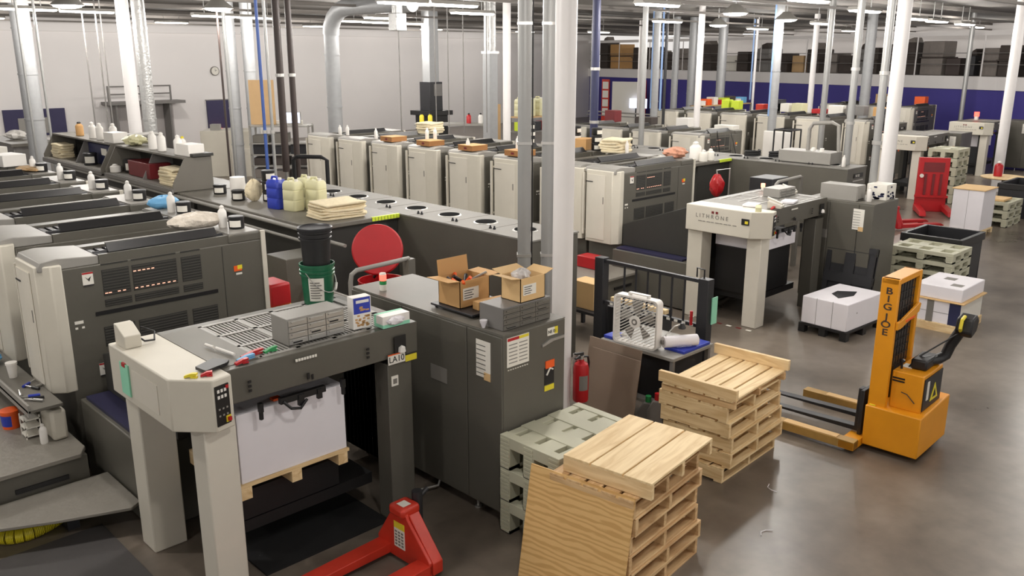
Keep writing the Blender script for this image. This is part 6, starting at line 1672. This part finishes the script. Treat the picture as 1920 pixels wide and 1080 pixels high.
pole('column', 'white post just left of the grey channel posts', 'column', 17.0, 17.7, 0.11, POSTW, grp='white roof posts')
t = thing('board', 'tall tan board standing behind the white post left of the grey channels', 'board', (18.5, 19.9, 0), math.radians(-44))
G().box(-0.25, 0, 0, 0.25, 0.04, 2.55).build('board_panel', WARM, t)
pole('pipe', 'navy painted pipe hugging the right side of the thick white centre post', 'pipe', 14.3, 12.2, 0.085, NAVY, grp='far pipes', clamps=3)
FP = [
    ('duct', 'pale silver duct left of the display stand', 'duct', 27.07, 23.15, 0.15, GALV),
    ('conduit', 'slim grey conduit before the display stand', 'conduit', 31.0, 23.9, 0.09, POSTW),
    ('conduit', 'grey conduit standing on the low units right of the display stand', 'conduit', 18.9, 14.45, 0.075, CONDUIT),
    ('duct', 'silver and blue duct between the slim conduits, under a lamp', 'duct', 25.2, 18.75, 0.13, GALV),
    ('pipe', 'thin black pipe beside the silver and blue duct', 'pipe', 24.6, 17.9, 0.05, BLACKM),
    ('duct', 'bright duct under a lamp, right of the thin black pipe', 'duct', 31.0, 22.05, 0.14, GALV),
    ('duct', 'silver duct ending before the purple-blue wall, left of the white post', 'duct', 31.8, 21.77, 0.17, GALV),
    ('column', 'white post rising from the second low unit of the far lines', 'column', 23.9, 16.08, 0.10, POSTW),
    ('duct', 'wide silver duct right of the white post over the far lines', 'duct', 32.4, 20.7, 0.19, GALV),
    ('conduit', 'thin pale conduit left of the blue-edged duct', 'conduit', 33.2, 19.6, 0.055, POSTW),
    ('duct', 'blue-edged silver duct in the middle of the far lines', 'duct', 24.6, 13.8, 0.13, GALV),
    ('column', 'slender white post behind the fourth press line', 'column', 32.7, 16.75, 0.11, POSTW),
    ('conduit', 'grey conduit standing before the fourth press line, left one', 'conduit', 23.9, 11.82, 0.085, CONDUIT),
    ('duct', 'bright silver duct behind the two grey posts on the right', 'duct', 33.2, 14.8, 0.19, GALV),
    ('conduit', 'slim post before the purple-blue wall, right of the thick white post', 'conduit', 36.0, 12.2, 0.085, CONDUIT),
]
for nm, lab, cat, x, y, r, m in FP:
    t = pole(nm, lab, cat, x, y, r, m, 0.0, CZ, {'duct': 'far ducts', 'conduit': 'far conduits', 'pipe': 'far pipes', 'column': 'white roof posts'}[nm])
    if 'blue' in lab.split() or 'blue-edged' in lab:
        if 'purple' not in lab: G().cyl((-0.1, 0.08, 2.2), (-0.1, 0.08, CZ), 0.035, n=12).build('blue_pipe', PALEBLUE, t)
pole('conduit', 'grey square post standing on the near end of the second vented cabinets', 'conduit', 17.95, 8.26, 0.075, CONDUIT, 1.752, CZ, 'posts standing on cabinets', 3)
pole('conduit', 'grey square post standing on the far control cabinet', 'conduit', 14.13, 6.02, 0.062, CONDUIT, 1.758, CZ, 'posts standing on cabinets', 3)
pole('column', 'thick white post on the right, rising behind the far control cabinet', 'column', 17.55, 7.22, 0.135, POSTW, grp='white roof posts')
pole('column', 'white post at the far right edge, a red bottle at its foot', 'column', 28.9, 8.52, 0.145, POSTW, grp='white roof posts')

# ================================================================== BACK WALL
t = thing('wall_platform', 'grey steel platform with railing on the white back wall', 'platform', (13.55, 38.1, 0))
G().box(0, 0, 1.98, 3.3, 0.88, 2.10).build('deck', MGREY, t)
for z in (2.42, 2.74):
    G().tube([(0.05, 0.1, z), (2.7, 0.1, z)], 0.03).build('rail', MGREY, t)
for x in (0.05, 1.4, 2.7):
    G().box(x - 0.03, 0.07, 2.10, x + 0.03, 0.13, 2.77).build('rail_post', MGREY, t)
for x in (0.3, 2.6):
    G().box(x, 0.1, 0.0, x + 0.08, 0.8, 1.98).build('bracket', MGREY, t)
struct(B(14.1, 38.93, 0, 16.6, 38.999, 1.88), 'door_1', mat('pale_grey_door', rgb(176, 170, 168), 0.6, 0, 0.03))
o = thing('notice_board', 'navy board on the back wall beside the galvanised ducts', 'board', (18.2, 38.9, 0.72))
G().box(0, 0, 0, 1.12, 0.09, 1.28).build('board_panel', mat('navy_board', rgb(54, 50, 84), 0.6, 0, 0.08), o)
G().box(-0.03, -0.01, 1.28, 1.15, 0.095, 1.32).build('frame', LGREY, o)
G().box(0.2, -0.16, -0.05, 0.6, -0.02, 0.0).build('lit_strip', LAMPRED, o)
o = thing('notice_board', 'navy panel on the back wall behind the big grey duct', 'board', (9.75, 38.9, 0.85))
G().box(0, 0, 0, 2.3, 0.09, 1.06).build('board_panel', mat('navy_panel', rgb(50, 46, 82), 0.6, 0, 0.08), o)
G().box(0.5, -0.02, 0.1, 1.7, 0.0, 0.72).build('pinned_sheet', LGREY, o)
ck = thing('clock', 'round wall clock high on the white back wall', 'clock', (18.75, 38.94, 3.31))
G().cyl((0, 0.06, 0), (0, 0.0, 0), 0.21, n=28).build('case', GREYINK, ck)
G().cyl((0, 0.0, 0), (0, -0.01, 0), 0.175, n=28).build('dial', LABELW, ck)
G().prism([(-0.008, 0), (0.008, 0), (0.004, 0.12), (-0.004, 0.12)], 'y', -0.016, -0.011).prism([(0, -0.008), (0, 0.008), (0.09, 0.05), (0.095, 0.04)], 'y', -0.016, -0.011).build('hands', INK, ck)
# cream machine, rack and tables before the back wall
cm = thing('machine_cabinet', 'big cream machine before the back wall, left of the conduits', 'machine', (13.0, 28.3, 0), math.radians(-40))
G().box(-0.1, 0, 0, 1.7, 1.2, 1.55).build('housing', CREAM, cm, 0.02)
G().box(0.9, -0.04, 0, 1.8, 0.0, 0.95).build('front_panel', CREAM2, cm, 0.01)
G().box(0.2, 0.2, 1.55, 0.5, 0.5, 1.75).build('turret', LGREY, cm)
rk = thing('storage_rack', 'cluttered steel rack with lit screen behind the blue pipe', 'rack', (11.2, 21.6, 0), math.radians(-42))
for x in (0, 1.55):
    for y in (0, 0.6):
        G().box(x, y, 0, x + 0.05, y + 0.05, 2.2).build('post', LGREY, rk)
for z in (0.4, 0.75, 1.1, 1.4, 1.7, 2.15):
    G().box(0, 0, z, 1.6, 0.65, z + 0.035).build('shelf', LGREY, rk)
for i in range(14):
    rr = random.Random(i)
    z = [0.435, 0.785, 1.135, 1.435, 1.735][i % 5]
    m = [MAROON, SHELFD, GREY, SHELFG, BLACKM][(i * 3) % 5]
    x = 0.06 + (i // 5) * 0.5
    o = G().box(0, 0, 0, 0.42, 0.5, 0.20 + 0.05 * (i % 2)).build('storage_tray', m, None, 0.01, rk.matrix_basis @ Vector((0, 0, 0)))
    a = math.radians(-42)
    o.location = (11.2 + math.cos(a) * x - math.sin(a) * 0.08, 21.6 + math.sin(a) * x + math.cos(a) * 0.08, z + 0.001); o.rotation_euler = (0, 0, a)
    tag(o, '%s tray on the %s shelf of the cluttered steel rack, %s bay' % (['maroon', 'dark', 'grey', 'pale grey', 'black'][(i * 3) % 5], ['lowest', 'second', 'third', 'fourth', 'fifth'][i % 5], ['left', 'middle', 'right'][i // 5]), 'tray', 'trays on the steel rack')
a = math.radians(-42)
mo = thing('monitor', 'lit screen standing on the cluttered steel rack', 'monitor', (11.95, 21.15, 2.187), a)
G().box(0, 0, 0.05, 0.5, 0.05, 0.36).build('bezel', LGREY, mo)
G().box(0.02, -0.004, 0.07, 0.48, 0.0, 0.34).build('screen', SCREEN, mo)
G().box(0.2, 0, 0, 0.3, 0.15, 0.05).build('stand', LGREY, mo)
tp = thing('board', 'tan wooden board standing upright on top of the steel rack', 'board', (11.55, 22.0, 2.187), a)
G().box(-0.05, 0, 0, 0.62, 0.04, 1.18).build('board_panel', WARM, tp)
o = G().box(0, 0, 0, 0.9, 0.08, 0.10).build('white_light_bar', LABELW, None, 0.01, (11.9, 21.75, 2.187), a); tag(o, 'white bar lying along the top of the steel rack', 'bar')
gt = thing('work_table', 'grey cabinet table at the far left edge, before the navy panel', 'table', (6.4, 25.2, 0))
G().box(0, 0, 1.70, 1.1, 3.0, 1.78).build('table_top', GREY, gt)
G().box(0.05, 0.05, 0, 1.05, 2.95, 1.70).build('table_base', MGREY, gt)
o = blob(0.5, 0.4, 0.25, 31, 0.15).build('white_cloth', WHITE, None, loc=(6.9, 26.6, 1.782)); tag(o, 'white cloth heap on the grey cabinet table at the far left', 'cloth')
# clutter at the far end of the front-left press
for i, (x, y, lab, m, lx, ly, h) in enumerate(((4.2, 16.9, 'white printed carton on the far front-left units', WHITE, 0.4, 0.5, 0.2), (4.25, 18.0, 'second white carton at the far end of the front-left units', LABELW, 0.35, 0.4, 0.24))):
    fbox('carton', lab, 'box', x, y, 2.153, lx, ly, h, m, 'cartons on the front-left press')
o = blob(0.36, 0.6, 0.08, 33, 0.15).build('brown_cloth', WARM, None, loc=(4.25, 15.85, 2.154)); tag(o, 'tan cloth on the drive end of a far front-left unit', 'cloth')
# low table with bottles before the black hood
tb2 = thing('work_table', 'pale low table with yellow and pink bottles before the black hood', 'table', (15.9, 20.5, 0), math.radians(-44))
G().box(0, 0, 2.0, 2.3, 0.8, 2.05).build('table_top', LGREY, tb2)
for x in (0.05, 2.17):
    for y in (0.05, 0.67):
        G().box(x, y, 0, x + 0.08, y + 0.08, 2.0).build('leg', MGREY, tb2)
for i, (s_, m, lab) in enumerate(((0.2, YELL, 'yellow bottle, left of two on the pale low table'), (0.45, YELL, 'yellow bottle, right of two on the pale low table'), (1.6, RED, 'pinkish red bottle on the pale low table'), (1.95, WHITE, 'white bottle at the right end of the pale low table'))):
    aa = math.radians(-44)
    make_bottle(lab, (15.9 + math.cos(aa) * s_ - math.sin(aa) * 0.3, 20.5 + math.sin(aa) * s_ + math.cos(aa) * 0.3, 2.051), 0.30, 0.07, m, BLACK, 'bottles on the pale low table')

# ================================================================== MEZZANINE STORES
GOODS = [(0.3, 1.2, 4.9, SHELFD, 'dark shelving at the left end of the mezzanine'), (1.4, 2.6, 4.7, CARD, 'brown cartons on a mezzanine shelf right of the wall corner'),
         (3.3, 4.3, 4.5, SHELFD, 'dark stored machine on the mezzanine, first left of the thin black pipe'), (4.9, 5.9, 4.3, SHELFG, 'grey wrapped goods on the mezzanine behind the silver and blue duct'),
         (6.5, 7.4, 4.2, SHELFD, 'dark stored machine on the mezzanine behind the thin black pipe'), (7.6, 8.7, 4.4, SHELFG, 'grey stored machine on the mezzanine left of the white far post'),
         (9.9, 11.0, 4.6, SHELFD, 'tall dark stored machine on the mezzanine right of the white far post'), (11.9, 12.8, 4.0, LABELW, 'pale goods low on the mezzanine left of the blue-edged duct'),
         (12.95, 13.8, 4.2, SHELFD, 'dark rounded goods on the mezzanine left of the blue-edged duct'), (14.0, 15.1, 4.35, MGREY, 'grey machine on the mezzanine just left of the blue-edged duct'),
         (15.7, 16.4, 4.1, SHELFD, 'dark goods on the mezzanine just right of the blue-edged duct'), (16.5, 17.3, 4.0, WARM, 'tan goods on the mezzanine right of the blue-edged duct'),
         (17.7, 18.5, 4.3, SHELFD, 'dark crate on the mezzanine by the slender white post'), (18.9, 19.5, 4.1, SHELFG, 'grey wrapped crate on the mezzanine between the thin hanging cables'),
         (19.6, 20.3, 4.0, SHELFD, 'low dark crate on the mezzanine left of the bright duct'), (20.4, 21.0, 4.3, MGREY, 'grey crate on the mezzanine at the bright silver duct'),
         (21.2, 21.9, 4.35, SHELFD, 'dark crate on the mezzanine right of the bright silver duct'), (22.0, 22.8, 4.5, SHELFD, 'tall dark crate on the mezzanine left of the thick white post'),
         (23.0, 23.8, 4.55, SHELFD, 'tall dark pile on the mezzanine just right of the thick white post'), (23.9, 25.0, 4.6, SHELFG, 'big grey wrapped pile on the mezzanine right of the thick white post'),
         (25.1, 25.8, 3.9, BROWN, 'low brown crate on the mezzanine before the slim post'), (26.0, 26.5, 4.0, BLACKM, 'black crate on the mezzanine right of the slim post'),
         (26.6, 27.4, 4.3, SHELFG, 'grey wrapped pile on the mezzanine near the right edge'), (27.5, 28.3, 4.4, SHELFD, 'dark pile on the mezzanine at the right edge'),
         (28.6, 29.6, 4.4, SHELFD, 'dark pile on the mezzanine beyond the right white post')]
for i, (t0, t1, zt, m, lab) in enumerate(GOODS):
    rr = random.Random(i * 7 + 1)
    t = thing('stored_pile', lab, 'stored goods', mz(t0, 0.5 + 0.5 * rr.random()) + Vector((0, 0, 3.181)), math.atan2(md_.y, md_.x), 'goods stored on the mezzanine')
    w = t1 - t0; h = zt - 3.181
    nn = 2 if h > 0.9 else 1
    for k in range(nn):
        dx = 0.06 * rr.random()
        G().box(dx, 0.1, h * k / nn + (0.05 if k else 0), w - 0.06 * rr.random(), 1.0 + 0.2 * rr.random(), h * (k + 1) / nn).build('load', m, t, 0.03)
        if k: G().box(0, 0, h * k / nn, w, 1.1, h * k / nn + 0.05).build('skid_board', SHELFD, t)
    if i % 3 == 0:
        rrr = rr.random()
        G().prism([(w * 0.2, 0), (w * 0.8, 0), (w * 0.65, 0.18 + 0.15 * rrr), (w * 0.35, 0.12 + 0.1 * rrr)], 'y', 0.25, 0.8).build('top_cover', SHELFG if m is SHELFD else SHELFD, t, 0.02).location = (0, 0, h)
g = G()
mr_ = thing('railing', 'thin railing along the mezzanine edge', 'railing', (0, 0, 0))
for z in (3.65, 4.1):
    G().tube([mz(0, 0.1) + Vector((0, 0, z)), mz(ML, 0.1) + Vector((0, 0, z))], 0.015, 6).build('rail', MGREY, mr_)
for k in range(13):
    G().tube([mz(k * 3.0 + 0.2, 0.1) + Vector((0, 0, 3.18)), mz(k * 3.0 + 0.2, 0.1) + Vector((0, 0, 4.78))], 0.03, 6).build('rail_post', POSTW, mr_)
# ladder-like plastic pallet leaning on the far control cabinet
t = plastic_pallet('dark plastic pallet leaning upright against the far control cabinet', (0, 0, 0), 1.05, 0.80, 0.12, 0, 'dark leaning pallets', BLACKM, 2, 2)
t.rotation_euler = (math.radians(0), math.radians(-81), 0)
t.location = (13.27, 5.49, 0.0)
